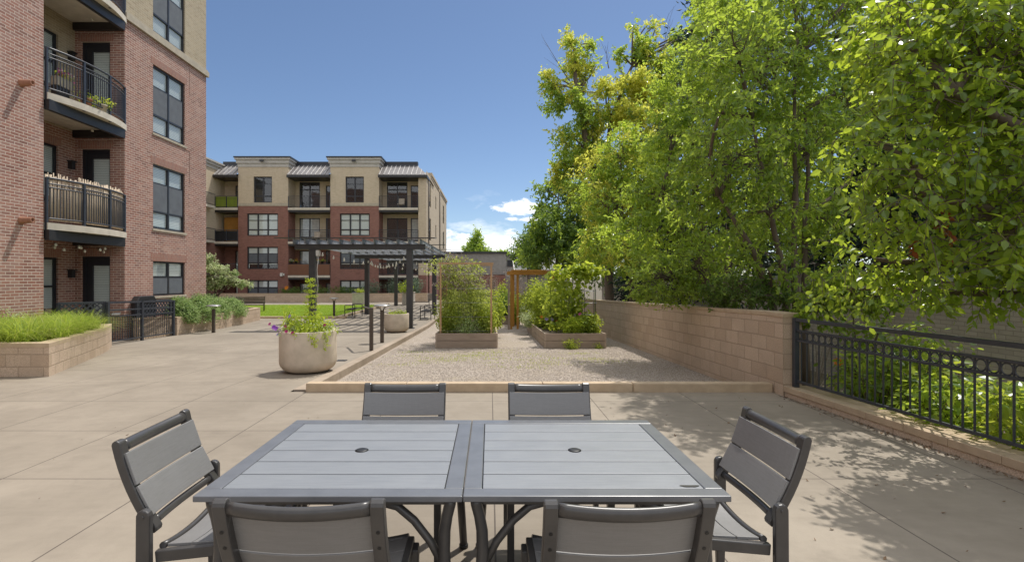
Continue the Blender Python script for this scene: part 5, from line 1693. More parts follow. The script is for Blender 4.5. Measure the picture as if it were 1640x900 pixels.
# pear tree hanging over the railing from the right
lob = [((4.4, 4.35, 3.55), (.85, .8, .62)), ((3.75, 4.15, 3.05), (.60, .55, .36)), ((3.6, 4.3, 2.35), (.62, .5, .33)), ((4.4, 4.0, 2.35), (.7, .6, .48)),
       ((3.85, 4.6, 3.75), (.60, .6, .40)), ((4.9, 4.6, 2.9), (.9, .9, .8)), ((4.15, 4.1, 1.86), (.55, .5, .27)), ((4.55, 4.0, 1.55), (.45, .5, .20)),
       ((5.3, 4.8, 3.8), (.8, .7, .6)), ((5.6, 3.6, 2.8), (.8, .8, .6)), ((4.6, 4.5, 4.3), (.7, .6, .4)), ((3.38, 4.35, 2.72), (.34, .35, .2)), ((3.5, 4.35, 3.42), (.36, .35, .2)),
       ((3.55, 4.35, 1.98), (.36, .35, .16)), lobe(1400, 415, 4.9, 60, 40, .4), lobe(1480, 440, 4.8, 60, 40, .4), lobe(1570, 455, 4.6, 60, 40, .4), lobe(1640, 440, 4.5, 60, 60, .5), lobe(1430, 330, 4.8, 70, 50, .4), lobe(1350, 460, 5.4, 40, 30, .3), lobe(1430, 40, 5.0, 70, 70, .5), lobe(1520, 0, 5.0, 90, 60, .6), lobe(1610, 60, 5.0, 70, 90, .6), lobe(1500, 110, 4.8, 80, 60, .5)]
tree("pear_tree", (5.7, 4.2, gz), [[(5.7, 4.2, gz), (5.62, 4.25, 1.4), (5.5, 4.35, 2.6), (5.4, 4.5, 3.8), (5.5, 4.6, 4.8)], [(5.62, 4.25, 1.2), (5.1, 4.2, 2.1), (4.4, 4.15, 2.8), (3.9, 4.2, 3.1)],
     [(5.62, 4.25, 1.0), (5.0, 4.1, 1.75), (4.4, 4.1, 2.05), (3.75, 4.25, 2.25)]], lob,
     "pear tree with large glossy leaves hanging over the railing, some twigs of dead red leaves", 900, 27, .26, .082, 'leaf_pear', .58, fine=True, trunk_r=.09, hang=.6, group=None, loose=120,
     mat2='leaf_red', frac2=lambda x, y, z: ((abs(x - 3.6) < .3 and 1.7 < z < 2.0 and rng.random() < .10) or (x > 4.2 and z < 2.0 and rng.random() < .02)))
# many-stemmed tree behind the end of the wall
lob = [lobe(1210, 120, 8.6, 120, 110, 1.2), lobe(1290, 60, 8.6, 110, 120, 1.2), lobe(1180, 250, 8.2, 120, 80, 1.1), lobe(1290, 240, 8.4, 100, 110, 1.1), lobe(1220, 340, 8.0, 110, 60, .9), lobe(1340, 350, 8.2, 60, 60, .8),
       lobe(1130, 180, 8.8, 70, 60, .8), lobe(1250, -60, 9.0, 150, 120, 1.4), lobe(1360, 150, 8.8, 80, 100, 1.0), lobe(1120, 330, 8.6, 60, 40, .6), lobe(1190, 400, 8.0, 60, 30, .5), lobe(1300, 410, 8.3, 50, 35, .5), lobe(1390, 60, 9.2, 80, 90, 1.0), lobe(1400, -60, 9.4, 100, 90, 1.2), lobe(1370, 270, 9.2, 40, 60, .6), lobe(1175, 70, 7.3, 90, 80, .7), lobe(1150, 190, 7.1, 75, 55, .6), lobe(1230, 430, 7.8, 45, 30, .4)]
tree("many_stemmed_tree", (5.0, 8.1, gz), [[(4.86, 8.1, gz), (4.82, 8.1, 1.3), (4.55, 8.15, 2.6), (4.3, 8.2, 4.2)], [(5.0, 8.15, gz), (4.98, 8.15, 1.3), (4.98, 8.2, 2.8), (5.05, 8.3, 5.2)],
     [(5.15, 8.2, gz), (5.18, 8.2, 1.2), (5.22, 8.3, 2.6), (5.35, 8.5, 4.4)], [(4.75, 8.0, gz), (4.5, 8.0, 1.3), (4.1, 8.0, 2.2), (3.7, 8.1, 2.9)]], lob,
     "many-stemmed leafy tree standing behind the end of the block wall", 860, 36, .27, .095, 'leaf_mid', .56, trunk_r=.075, hang=.5, loose=200)
# bush leaning on the wall
lob = [lobe(1060, 445, 9.6, 55, 40, .6), lobe(1110, 430, 9.4, 50, 45, .6), lobe(1085, 465, 9.6, 60, 24, .5), lobe(1030, 460, 10.0, 30, 26, .4)]
tree("leaning_bush", (3.75 + .6, 9.7, gz), [[(4.6, 9.7, gz), (4.5, 9.7, .8), (4.25, 9.65, 1.35)], [(4.65, 9.9, gz), (4.45, 9.85, .9), (4.2, 9.8, 1.4)]], lob,
     "bright bushy shrub leaning over the top of the block wall", 150, 34, .17, .075, 'leaf_mid', .5, trunk_r=.035, category='shrub', loose=60)
lob = [lobe(1190, 460, 8.2, 55, 26, .5), lobe(1235, 475, 7.8, 40, 24, .4), lobe(1160, 470, 8.8, 40, 22, .5)]
tree("low_shrub", (4.6, 8.3, gz), [[(4.6, 8.3, gz), (4.55, 8.3, .4), (4.5, 8.3, .95)]], lob, "low dark-green shrub behind the wall beside the many stems", 90, 33, .16, .075, 'leaf_dark', .5, trunk_r=.03, category='shrub', loose=40)
lob = [lobe(1340, 460, 6.6, 60, 30, .4), lobe(1400, 475, 6.4, 50, 30, .4), lobe(1310, 500, 6.7, 40, 30, .4)]
tree("sapling", (4.9, 6.7, gz), [[(4.9, 6.7, gz), (4.9, 6.7, .4), (4.85, 6.65, 1.2)], [(4.9, 6.7, gz), (5.1, 6.6, .8), (5.3, 6.5, 1.25)]], lob, "thin bright sapling in front of the alley wall, above the railing's first metre", 80, 30, .16, .085, 'leaf_mid', .55, trunk_r=.02, category='shrub', loose=40)
# taller trees further along the wall
lob = [lobe(1120, 250, 11.5, 90, 80, 1.2), lobe(1060, 310, 11.2, 70, 60, 1.0), lobe(1090, 150, 12, 60, 70, 1.1), lobe(1150, 60, 12, 55, 70, 1.1), lobe(1180, 0, 12.5, 70, 60, 1.2), lobe(1020, 370, 11.5, 70, 45, .9), lobe(1120, 400, 11.4, 90, 40, 1.0), lobe(1075, 220, 11.8, 50, 50, .8), lobe(1260, 330, 12, 90, 80, 1.2), lobe(1330, 200, 12.5, 120, 110, 1.4)]
tree("roadside_tree", (5.4, 11.8, gz), [[(5.4, 11.8, gz), (5.3, 11.8, 1.6), (4.9, 11.8, 3.2), (4.8, 11.9, 5.2), (5.2, 12, 7.2)], [(5.35, 11.8, 1.0), (4.6, 11.6, 2.4), (3.9, 11.4, 3.4)], [(5.35, 11.8, 1.4), (6.2, 12, 3.0), (7.4, 12.3, 4.6)]], lob,
     "dense green tree between the many-stemmed tree and the yellowing maple", 680, 34, .35, .12, 'leaf_mid', .5, trunk_r=.13, loose=200, mat2='leaf_lime', frac2=.10)
lob = [lobe(985, 330, 17, 55, 60, 1.3), lobe(1010, 400, 16, 60, 40, 1.1), lobe(1000, 250, 17.5, 55, 55, 1.2), lobe(960, 400, 18, 40, 40, 1.0), lobe(1045, 290, 17, 45, 60, 1.1), lobe(950, 300, 18, 35, 45, .8)]
tree("wall_tree", (4.9, 17, gz - .3), [[(4.9, 17, gz - .3), (4.8, 17, 1.8), (4.5, 17, 3.4), (4.5, 17.2, 5.4)]], lob,
     "yellow-green tree behind the far half of the wall, in front of the maple", 420, 34, .44, .145, 'leaf_mid', .5, trunk_r=.13, loose=120, mat2='leaf_yellow', frac2=.30)
# tall yellowing maple with ragged top
lob = [lobe(890, 165, 24, 32, 34, .9), lobe(878, 135, 24, 20, 20, .6), lobe(925, 90, 24.5, 24, 36, .9), lobe(915, 65, 24.5, 14, 18, .6), lobe(950, 75, 25, 9, 18, .5), lobe(955, 105, 25, 14, 20, .6), lobe(905, 215, 24, 26, 22, .8),
       lobe(975, 140, 24, 26, 26, 1.0), lobe(1000, 180, 24, 40, 40, 1.4), lobe(1030, 90, 26, 20, 40, .9), lobe(1020, 50, 26, 9, 24, .5), lobe(1045, 45, 26.5, 8, 16, .4), lobe(1080, 60, 26.5, 12, 24, .5), lobe(1062, 130, 26, 26, 40, 1.0), lobe(990, 95, 26, 12, 16, .5),
       lobe(940, 190, 24, 36, 34, 1.2), lobe(955, 250, 24, 42, 40, 1.4), lobe(900, 262, 24, 24, 32, .9), lobe(1030, 240, 24.5, 50, 50, 1.6), lobe(990, 300, 23.5, 50, 40, 1.4), lobe(940, 320, 23.5, 30, 38, 1.1), lobe(1075, 200, 25, 40, 60, 1.4), lobe(960, 370, 23, 34, 30, 1.0), lobe(1075, 125, 26, 36, 44, 1.2), lobe(1040, 160, 25, 44, 40, 1.4), lobe(1010, 140, 25, 34, 34, 1.2), lobe(930, 150, 24.5, 18, 30, .8), lobe(1095, 90, 26.5, 20, 36, .9)]
tree("yellowing_maple", (5.9, 24.5, gz - .3), [[(5.9, 24.5, gz - .3), (5.8, 24.5, 3.2), (5.6, 24.5, 6.5), (6.0, 24.8, 9.5), (7.4, 26, 12.6)], [(5.7, 24.5, 4.4), (4.8, 24.2, 7.4), (4.2, 24.2, 10.6), (4.1, 24.4, 12.6)], [(5.8, 24.5, 3.4), (7.0, 25, 7.0), (7.9, 26, 10.8)]], lob,
     "tall maple turning yellow, with a ragged top and bare twigs against the sky", 1500, 32, .46, .17, 'leaf_mid', .62, trunk_r=.24, loose=420, shell=.3, rag=2, mat2='leaf_yellow',
     frac2=lambda x, y, z: rng.random() < (.9 if (5.0 < x < 9.0 and 8.2 < z < 12.0) else .62 if (x < 5.0 and z > 10.6) else .45 if z < 8.5 else .18),
     bare=[(px(912, 130, 24.4), px(878, 75, 24.2)), (px(1050, 150, 26), px(1065, 40, 26)), (px(1085, 110, 26.5), px(1100, 42, 26.5)), (px(975, 110, 25), px(970, 78, 25)), (px(1060, 120, 26), px(1072, 45, 26.2)), (px(1000, 130, 25), px(990, 105, 25))])
# darker trees further off
lob = [lobe(885, 370, 34, 40, 50, 2.0), lobe(925, 340, 35, 30, 60, 2.0), lobe(860, 400, 34, 30, 34, 1.6), lobe(898, 300, 36, 22, 26, 1.2), lobe(875, 305, 36, 16, 16, 1.0), lobe(930, 400, 33, 45, 40, 2.0), lobe(870, 330, 36, 14, 14, .8)]
tree("dark_tree", (4.6, 34.5, -.5), [[(4.6, 34.5, -.6), (4.6, 34.5, 2.4), (4.9, 34.8, 5.0), (4.8, 35.2, 7.2)]], lob, "dark green tree left of the maple, above the cedar arbour", 560, 38, .62, .24, 'leaf_dark', .55, trunk_r=.2, mat2='leaf_mid', frac2=.38, loose=120)
lob = [lobe(840, 392, 46, 14, 20, 1.4), lobe(832, 405, 46, 14, 14, 1.2), lobe(858, 375, 47, 16, 22, 1.4), lobe(848, 415, 46, 20, 16, 1.4)]
tree("distant_tree", (3.6, 46.5, -.5), [[(3.6, 46.5, -.6), (3.5, 46.5, 2.5), (3.4, 46.6, 4.6)]], lob, "smaller blue-green tree at the left edge of the dark trees", 150, 28, .7, .25, 'leaf_dark', .55, trunk_r=.15, loose=50)
lob = [lobe(762, 402, 92, 15, 12, 2.0), lobe(763, 388, 92, 10, 12, 1.5), lobe(763, 376, 92, 5, 9, .8), lobe(750, 398, 92, 7, 8, 1.0), lobe(778, 403, 92, 9, 6, 1.2)]
tree("round_topped_tree", (-2.6, 92, -.8), [[(-2.6, 92, -1.2), (-2.6, 92, 4), (-2.6, 92, 7.5)]], lob, "pointed green tree rising alone behind the low grey building's roof", 170, 30, .9, .38, 'leaf_mid', .6, trunk_r=.25, loose=60)
lob = [lobe(803, 407, 95, 7, 5, 1.0), lobe(795, 408, 95, 4, 4, .8), lobe(812, 408, 95, 5, 4, .8)]
tree("far_treetop", (2.0, 95, -.8), [[(2.0, 95, -1.2), (2.0, 95, 4.5)]], lob, "small treetop peeping over the low building beside its roof step", 60, 24, .8, .36, 'leaf_mid', .6, trunk_r=.2)

bt = [((13.5, 11.0, -.8), 7.0, 3.0, "broad dark tree beyond the alley wall, behind the pear tree"), ((17, 17.0, -.8), 9.5, 3.8, "broad dark tree beyond the alley wall, right of the tall conifer"),
      ((12.5, 5.6, -.8), 6.0, 2.6, "broad dark tree beyond the alley wall, behind the hanging pear leaves"), ((13, 24.0, -.8), 9.0, 4.0, "broad dark tree beyond the alley, behind the many-stemmed tree"), ((10, 31.0, -.8), 8.0, 3.6, "broad dark tree beyond the far end of the wall, right of the maple")]
for (bx_, by_, bz_), h, r, lab in bt:
    lob = [((bx_, by_, h * .62), (r, r, h * .30)), ((bx_ - r * .6, by_ - .5, h * .38), (r * .75, r * .7, h * .28)), ((bx_ + r * .6, by_, h * .42), (r * .75, r * .7, h * .3)), ((bx_, by_ - r * .3, h * .85), (r * .6, r * .6, h * .18)), ((bx_ - r * .1, by_ - r * .5, h * .22), (r * .9, r * .6, h * .16))]
    tree("broad_tree", (bx_, by_, bz_), [[(bx_, by_, bz_), (bx_ + .1, by_, h * .3), (bx_, by_ + .1, h * .75)]], lob, lab, 360, 40, .62, .20, 'leaf_dark', .6, trunk_r=.2, group="dark trees beyond the alley wall", mat2='leaf_mid', frac2=.3)

def conifer(base, h, r, label, tiers=26, group=None):
    t = empty("conifer", base, label, "tree", group)
    b = Vector(base)
    m = MB(); m.tube([b, b + Vector((0, 0, h))], [.26, .03], 8)
    Ps, Ds = [], []
    for i in range(tiers):
        f = i / tiers
        z = 1.2 + (h - 1.5) * f; rr = r * (1 - f) ** .75 * rng.uniform(.8, 1.1) + .15
        n = int(9 + 10 * (1 - f))
        for k in range(n):
            a = 2 * math.pi * k / n + rng.uniform(-.3, .3)
            e_ = b + Vector((math.cos(a) * rr, math.sin(a) * rr, z - .28 * rr + rng.uniform(-.2, .2)))
            s = b + Vector((0, 0, z))
            m.tube([s, s.lerp(e_, .5) + Vector((0, 0, .06 * rr)), e_], [.03, .02, .008], 4, caps=False)
            q = rng.uniform(.2, 1.0, 46) ** .7
            p = np.array(s)[None] + (np.array(e_) - np.array(s))[None] * q[:, None]
            p += rng.normal(size=p.shape) * np.array([.14, .14, .09]) * (0.4 + rr * .28)
            Ps.append(p); d = np.array(e_ - s) / (e_ - s).length
            Ds.append(unit(d[None] + rng.normal(size=p.shape) * .6 + np.array([0, 0, -.25])))
    m.build("trunk", M['bark'], t)
    P, D = np.concatenate(Ps), np.concatenate(Ds)
    foliage("crown", [(P, D, rand_unit(len(P)), rng.uniform(.16, .3, len(P)), .07, 0)], [M['needle']], t)
    return t
conifer((8.75, 18.5, -.8), 16.8, 3.9, "tall blue-black conifer whose top shows above the leafy trees")
conifer((10.2, 12.8, -.8), 9.5, 2.6, "dark conifer half hidden behind the pear tree's branches")
conifer((8.6, 25.5, -.8), 8.0, 2.4, "dark conifer low behind the far end of the wall")

# undergrowth behind the railing, each bush a plant of its own
ub = [(4.75, 6.1, .95, .55, .75), (5.3, 6.5, 1.1, .6, .8), (4.7, 5.1, .7, .5, .6), (5.2, 5.4, .8, .6, .65), (4.85, 4.3, .75, .5, .6), (5.5, 4.6, .8, .6, .6), (4.9, 3.5, .7, .5, .6), (5.7, 3.6, .9, .6, .8), (5.0, 2.7, .8, .55, .6), (5.6, 7.1, 1.35, .7, .9)]
ulab = ["tallest leafy bush behind the railing beside the tree stems", "leafy bush behind the first metre of railing, in front of the brick wall", "low bush pressed against the second metre of railing", "low bush behind the middle of the railing",
        "bright bush against the middle of the railing", "broad bush between the railing and the brick wall", "bush against the railing below the hanging pear leaves", "broad bush at the brick wall below the pear tree",
        "bush against the railing near the photo's right edge", "high bush climbing beside the many-stemmed tree"]
for (x, y, h, r, hz_), lab in zip(ub, ulab):
    t = empty("undergrowth_bush", (x, y, gz), lab, "shrub", "bushes behind the railing")
    st = MB(); Cs = []
    for k in range(20):
        a = rng.uniform(0, 6.28); q = rng.random() ** .5 * r
        e_ = Vector((x + q * math.cos(a), y + q * math.sin(a), gz + .42 + h * rng.uniform(.35, 1.0) * (1 - .3 * q / r)))
        cp = curve_pts((x + .2 * (e_.x - x), y + .2 * (e_.y - y), gz), e_, 5, .08)
        st.tube(cp, [.010, .008, .006, .004, .002], 4, caps=False)
        Cs += [tuple(p) for p in cp[1:]]
    st.build("stems", M['bark'], t)
    foliage("foliage", [(*clump_leaves(np.array(Cs), .15, 17, .092, .58, .3, face_up=.6), 0)], [M['leaf_mid' if rng.random() < .5 else 'leaf_veg']], t, fine=True)
# pale bare twigs over the alley wall
t = empty("bare_shrub", (5.6, 8.6, gz), "pale leafless shrub twigs in front of the alley wall coping", "shrub")
m = MB()
for k in range(9):
    e_ = Vector((5.4 + rng.uniform(-.5, 1.3), 8.6 + rng.uniform(-.3, .3), rng.uniform(1.2, 2.0)))
    q = curve_pts((5.6, 8.6, gz), e_, 6, .05)
    m.tube(q, [.010, .008, .006, .005, .004, .002], 5, caps=False)
    for _ in range(6):
        f = q[int(rng.integers(2, 6))]; e2 = f + Vector(rng.normal(size=3)) * .22
        m.tube([f, e2], [.0035, .0015], 4, caps=False)
m.build("twigs", M['twig'], t)
# one orange bloom behind the first pickets
def flower(name, p, r, mat, label, cat='flower', group=None, n=8, stem=None):
    t = empty(name, p, label, cat, group)
    P = np.repeat(np.array(p)[None], n, 0); a = np.arange(n) * 2 * math.pi / n + rng.uniform(0, 1)
    ax = unit(np.array([rng.normal() * .3, -.8, .5]))
    u = unit(np.cross(ax, [0, 0, 1.0])); w = np.cross(ax, u)
    D = unit(np.cos(a)[:, None] * u + np.sin(a)[:, None] * w + ax * .35)
    foliage("petals", [(P, D, np.repeat(ax[None], n, 0), r, r * .7, 0)], [M[mat]], t, fine=True)
    if stem is not None:
        m = MB(); m.tube(curve_pts(stem, p, 4, .05), [.006, .005, .004, .003], 4); m.build("stem", M['stem'], t)
    return t
flower("orange_flower", (4.28, 6.15, .52), .06, 'orange', "orange flower just behind the first pickets of the railing", stem=(4.3, 6.2, gz), n=9)

# ---------------------------------------------------------------- planter and bed plants
def leafy_plant(name, loc, h, r, label, mat, L, n_stems, per, cat='plant', group=None, wl=.5, rc=.09, hang=.3, stem_mat='stem', zmin=.15, face_up=.45, fine=False, mats2=None, frac2=.1, top=.55):
    t = empty(name, loc, label, cat, group)
    x, y, z = loc
    st = MB(); Cs = []
    for k in range(n_stems):
        a = rng.uniform(0, 6.28); q = rng.random() ** .5 * r
        hh = h * rng.uniform(top, 1.0) * (1 - .35 * (q / r) ** 2)
        e_ = Vector((x + q * math.cos(a), y + q * math.sin(a), z + hh))
        cp = curve_pts((x + .35 * (e_.x - x), y + .35 * (e_.y - y), z - .02), e_, 6, .06)
        st.tube(cp, [.007, .006, .005, .004, .003, .002], 4, caps=False)
        for f in np.linspace(zmin, 1.0, max(3, int(hh / (rc * 1.3)))):
            i = min(4, int(f * 5)); g_ = f * 5 - i
            Cs.append(tuple(Vector(cp[i]).lerp(Vector(cp[i + 1]), g_)))
    st.build("stems", M[stem_mat], t)
    Cs = np.array(Cs)
    if mats2:
        sel = rng.random(len(Cs)) < frac2
        sets = [(*clump_leaves(Cs[~sel], rc, per, L, wl, hang, face_up=face_up), 0)]
        if sel.any(): sets.append((*clump_leaves(Cs[sel], rc, per, L, wl, hang, face_up=face_up), 1))
        foliage("leaves", sets, [M[mat], M[mats2]], t, fine=fine)
    else:
        foliage("leaves", [(*clump_leaves(Cs, rc, per, L, wl, hang, face_up=face_up), 0)], [M[mat]], t, fine=fine)
    return t

# near round planter
x, y, z = pl1; z += .60
leafy_plant("lime_plant", (x + .03, y, z), .40, .44, "lime-green ferny plant filling the near round planter", 'leaf_lime', .062, 70, 13, rc=.08, wl=.42, top=.35)
t = empty("tall_fern_weed", (x - .02, y + .1, z), "tall lime plant standing up like a small fir out of the near planter", "plant")
m = MB(); m.tube([(x - .02, y + .1, z), (x - .01, y + .1, z + .5), (x, y + .1, z + .96)], [.012, .009, .004], 6); m.build("stem", M['stem'], t)
Cs = []
for hh in np.linspace(.30, .95, 8):
    rr = .16 * (1.0 - hh) + .045
    for k in range(5):
        a = k * 1.256 + hh * 9
        for f in (.35, .7, 1.0): Cs.append((x + rr * f * math.cos(a), y + .1 + rr * f * math.sin(a), z + hh + .05 * f - .03 * f * f))
foliage("leaves", [(*clump_leaves(np.array(Cs), .026, 5, .045, .34, .2), 0)], [M['leaf_lime']], t)
leafy_plant("marigold_foliage", (x - .34, y + .05, z + .05), .42, .12, "feathery lime tuft at the planter's left rear", 'leaf_lime', .05, 10, 16, rc=.08, wl=.32, top=.75)
leafy_plant("silver_trailer", (x + .27, y - .15, z), .26, .2, "silvery trailing plant at the right rim of the near planter", 'leaf_silver', .045, 16, 8, rc=.07, wl=.55)
leafy_plant("variegated_plant", (x - .24, y - .22, z), .16, .14, "pale variegated leaves at the left front rim of the near planter", 'leaf_silver', .07, 9, 7, rc=.07, wl=.65)
t = empty("trailing_stems", (x + .3, y - .35, z), "lime stems trailing down over the front of the near planter", "plant")
Cs = [(x + .2 + .03 * k % .1, y - .47, z + .1 - .028 * k) for k in range(7)] + [(x + .40, y - .32, z + .08 - .035 * k) for k in range(8)] + [(x - .02, y - .475, z + .1 - .02 * k) for k in range(3)]
foliage("leaves", [(*clump_leaves(np.array(Cs), .045, 7, .05, .5, .5), 0)], [M['leaf_lime']], t)
fl = [(-.54, -.12, .17, .05, 'purple'), (-.50, -.14, .15, .05, 'purple'), (-.40, -.2, .10, .035, 'purple'), (-.22, -.25, .36, .045, 'lilac'), (-.27, -.3, .20, .033, 'magenta'), (-.2, -.44, .13, .035, 'magenta'), (-.09, -.46, .11, .035, 'magenta'), (.36, -.25, .22, .033, 'magenta'), (-.62, -.1, .22, .035, 'pink'), (-.44, -.2, .05, .03, 'lilac')]
fn = ["largest purple flower hanging left of the near planter", "purple flower beside the largest one on the near planter", "small purple flower at the near planter's left rim", "lilac flower high among the lime leaves", "crimson flower among the lime leaves on the left", "crimson flower on the planter's front rim", "second crimson flower on the planter's front rim", "crimson flower at the planter's right side", "pink flower furthest left of the near planter", "lilac bloom drooping under the left rim"]
for (dx, dy, dz, r, mt), lab in zip(fl, fn): flower("flower", (x + dx, y + dy, z + dz), r, mt, lab, group="flowers in the near planter", stem=(x + dx * .55, y + dy * .6, z), n=7)
x, y, z = pl2
leafy_plant("lime_plant", (x, y, z + .54), .22, .32, "low lime leaves in the second round planter", 'leaf_lime', .06, 26, 7, rc=.07)
leafy_plant("square_planter_plant", (-9.6, 36.7, zg(36) + .9), .3, .35, "low leaves in the square planter behind the lawn", 'leaf_veg', .09, 20, 6, rc=.1)
leafy_plant("square_planter_plant", (-6.3, 37.2, zg(36) + .92), 1.0, .6, "lime bush in the square planter behind the pergola posts", 'leaf_lime', .12, 26, 8, rc=.16)

# left bed: vine over the stake frame and filler plants
t = empty("frame_vine", (-.65, 14.2, GZ(14) + .35), "tall vine with pinkish tips covering the pine stake frame", "vine")
C = []
for _ in range(1050):
    f = rng.random()
    zz = GZ(14) + .42 + 2.0 * f ** .75
    xx = rng.uniform(-1.42, .12) if f < .8 else rng.uniform(-1.75, .02)
    C.append((xx + rng.normal() * .05, 13.5 + rng.uniform(-.1, 1.7), zz + rng.normal() * .06 + .10 * math.sin(xx * 5)))
C = np.array(C)
nz = np.sin(C[:, 0] * 5.1 + C[:, 2] * 3.7) + np.sin(C[:, 0] * 9.3 - C[:, 2] * 6.1 + C[:, 1] * 4) + rng.normal(size=len(C)) * .5
keep = ~((C[:, 0] > -.25) & (C[:, 2] > 1.40)) & (nz > -.5) & (rng.random(len(C)) < np.where(C[:, 2] > 1.2, .85, 1)) & ~((C[:, 0] > -.15) & (C[:, 2] > .75 + .3 * np.sin(C[:, 1] * 9))); C = C[keep]
tip = (C[:, 2] > 1.25) & (rng.random(len(C)) < .5)
m = MB()
for i in range(0, len(C), 5):
    c = C[i]; m.tube(curve_pts((c[0] * .6 - .3, 14.0, GZ(14) + .3), c, 6, .05), [.008, .007, .006, .005, .004, .002], 4, caps=False)
m.build("stems", M['stem'], t)
foliage("leaves", [(*clump_leaves(C[~tip], .12, 20, .068, .62, .4), 0), (*clump_leaves(C[tip], .12, 20, .06, .6, .3), 1)], [M['leaf_vine'], M['leaf_purple']], t)
leafy_plant("bean_plant", (-1.15, 13.7, GZ(13.5) + .33), .9, .28, "bean plant spilling over the left front corner of the left bed", 'leaf_veg', .07, 34, 13, rc=.1)
leafy_plant("bean_plant", (-.1, 13.8, GZ(13.5) + .33), .95, .30, "bean plant at the right front corner of the left bed", 'leaf_veg', .07, 34, 13, rc=.1)
leafy_plant("dark_herb", (-.68, 13.55, GZ(13.5) + .33), .55, .34, "dark rose-like foliage hanging over the left bed's front board", 'leaf_hedge', .05, 30, 10, rc=.09)
leafy_plant("side_plant", (.12, 16.4, GZ(16) + .33), 1.25, .38, "pale leafy plant along the right side of the left bed", 'leaf_veg', .08, 40, 13, rc=.12)
leafy_plant("side_plant", (-1.2, 17.0, GZ(17) + .33), 1.5, .35, "tall leafy plant at the back of the left bed", 'leaf_vine', .08, 40, 13, rc=.12)
# right bed
veg = [(1.75, 16.6, 1.75, .45, 'leaf_veg', .075, "tall tomato plant in the middle of the right bed"), (2.4, 17.4, 1.9, .5, 'leaf_veg', .075, "tall tomato plant near the wall side of the right bed"), (1.7, 18.4, 1.8, .45, 'leaf_veg', .075, "tall leafy plant at the back left of the right bed"),
       (2.55, 19.0, 1.7, .45, 'leaf_veg', .075, "tall leafy plant at the back right of the right bed"), (1.5, 18.9, 1.1, .3, 'leaf_silver', .06, "grey-green herb spilling over the left side of the right bed"), (1.42, 17.6, .55, .28, 'leaf_silver', .05, "silvery herb on the left side board of the right bed"),
       (2.75, 13.7, .62, .26, 'leaf_veg', .085, "bright young plant in the right front corner of the right bed"), (2.25, 13.62, .50, .24, 'leaf_lime', .085, "lime squash plant at the front board of the right bed"), (1.95, 15.4, 1.3, .4, 'leaf_veg', .08, "tomato plant behind the squash trellis")]
for a in veg: leafy_plant("vegetable_plant", (a[0], a[1], GZ(a[1]) + .33), a[2], a[3], a[6], a[4], a[5] * 1.15, 38, 14, group="vegetables in the right bed", rc=.13 if a[2] > 1 else .10)
t = empty("squash_vine", (2.2, 14.3, GZ(14) + .33), "squash vine with large round leaves climbing the wire trellis", "vine")
C = [(rng.uniform(1.7, 2.75), 14.25 + rng.normal() * .13, GZ(14) + .45 + 1.75 * rng.random()) for _ in range(85)]
C += [(rng.uniform(2.0, 3.2), 14.3 + rng.normal() * .12, 1.76 + rng.normal() * .07) for _ in range(42)]
C += [(2.3 + k * .09, 14.25, 1.80 + .10 * math.sin(k * .45)) for k in range(9)]
C = np.array(C)
m = MB()
for i in range(0, len(C), 4):
    c = C[i]; m.tube(curve_pts((2.15, 14.3, GZ(14) + .3), c, 6, .05), [.009, .008, .007, .006, .004, .003], 4, caps=False)
m.build("stems", M['stem'], t)
foliage("leaves", [(*clump_leaves(C, .13, 6, .14, .95, .3, face_up=.5), 0), (*clump_leaves(C[::2], .13, 5, .10, .9, .3, face_up=.3), 1)], [M['leaf_veg'], M['leaf_lime']], t, fine=True)
leafy_plant("front_weed", (2.1, 13.12, GZ(13)), .26, .26, "low green weed growing against the right bed's front board", 'leaf_veg', .05, 22, 8, rc=.06)
leafy_plant("front_weed", (2.85, 13.16, GZ(13)), .16, .1, "tiny weed by the right end of the right bed's front board", 'leaf_veg', .04, 8, 6, rc=.05)
bl = [(1.72, 15.2, .35, .07, 'lilac', "pale lilac bloom near the left side board of the right bed"), (1.86, 15.1, .34, .07, 'lilac', "second lilac bloom beside the first in the right bed"), (1.62, 15.8, .38, .06, 'orange', "orange bloom near the left side board of the right bed"), (2.5, 13.9, .55, .06, 'pink', "pink bloom among the leaves near the wire cage"), (1.95, 14.6, .3, .055, 'orange', "orange bloom at the foot of the squash trellis")]
for a in bl: flower("bed_flower", (a[0], a[1], GZ(a[1]) + .33 + a[2]), a[3], a[4], a[5], group="flowers in the right bed", stem=(a[0], a[1], GZ(a[1]) + .3), n=9)
# path-side and far bed plants
far = [(.75, 22.9, 1.35, .45, 'leaf_dark', .09, "dark leafy plant at the front of the far bed on the path"), (.6, 24.2, 1.7, .5, 'leaf_veg', .09, "tall plant in the far bed on the path"), (1.25, 22.2, 1.3, .4, 'leaf_veg', .09, "leafy plant beside the cedar arbour"),
       (-.9, 21.5, 1.9, .6, 'leaf_purple', .06, "tall dusky seeding plant behind the vine frame"), (.0, 23.5, 2.3, .6, 'leaf_purple', .06, "tall greyish-pink seeding shrub between the two far beds"), (1.3, 27, 2.6, .8, 'leaf_purple', .07, "tall greyish shrub behind the arbour posts"), (-.5, 25, 1.6, .6, 'leaf_veg', .09, "leafy plant in the far bed behind the vine"), (1.6, 21.0, 1.5, .4, 'leaf_veg', .08, "leafy climber inside the cedar arbour")]
for a in far: leafy_plant("garden_plant", (a[0], a[1], GZ(a[1]) + .2), a[2], a[3], a[6], a[4], a[5] * 1.1, 36, 13, group="plants in the far beds", rc=.14)
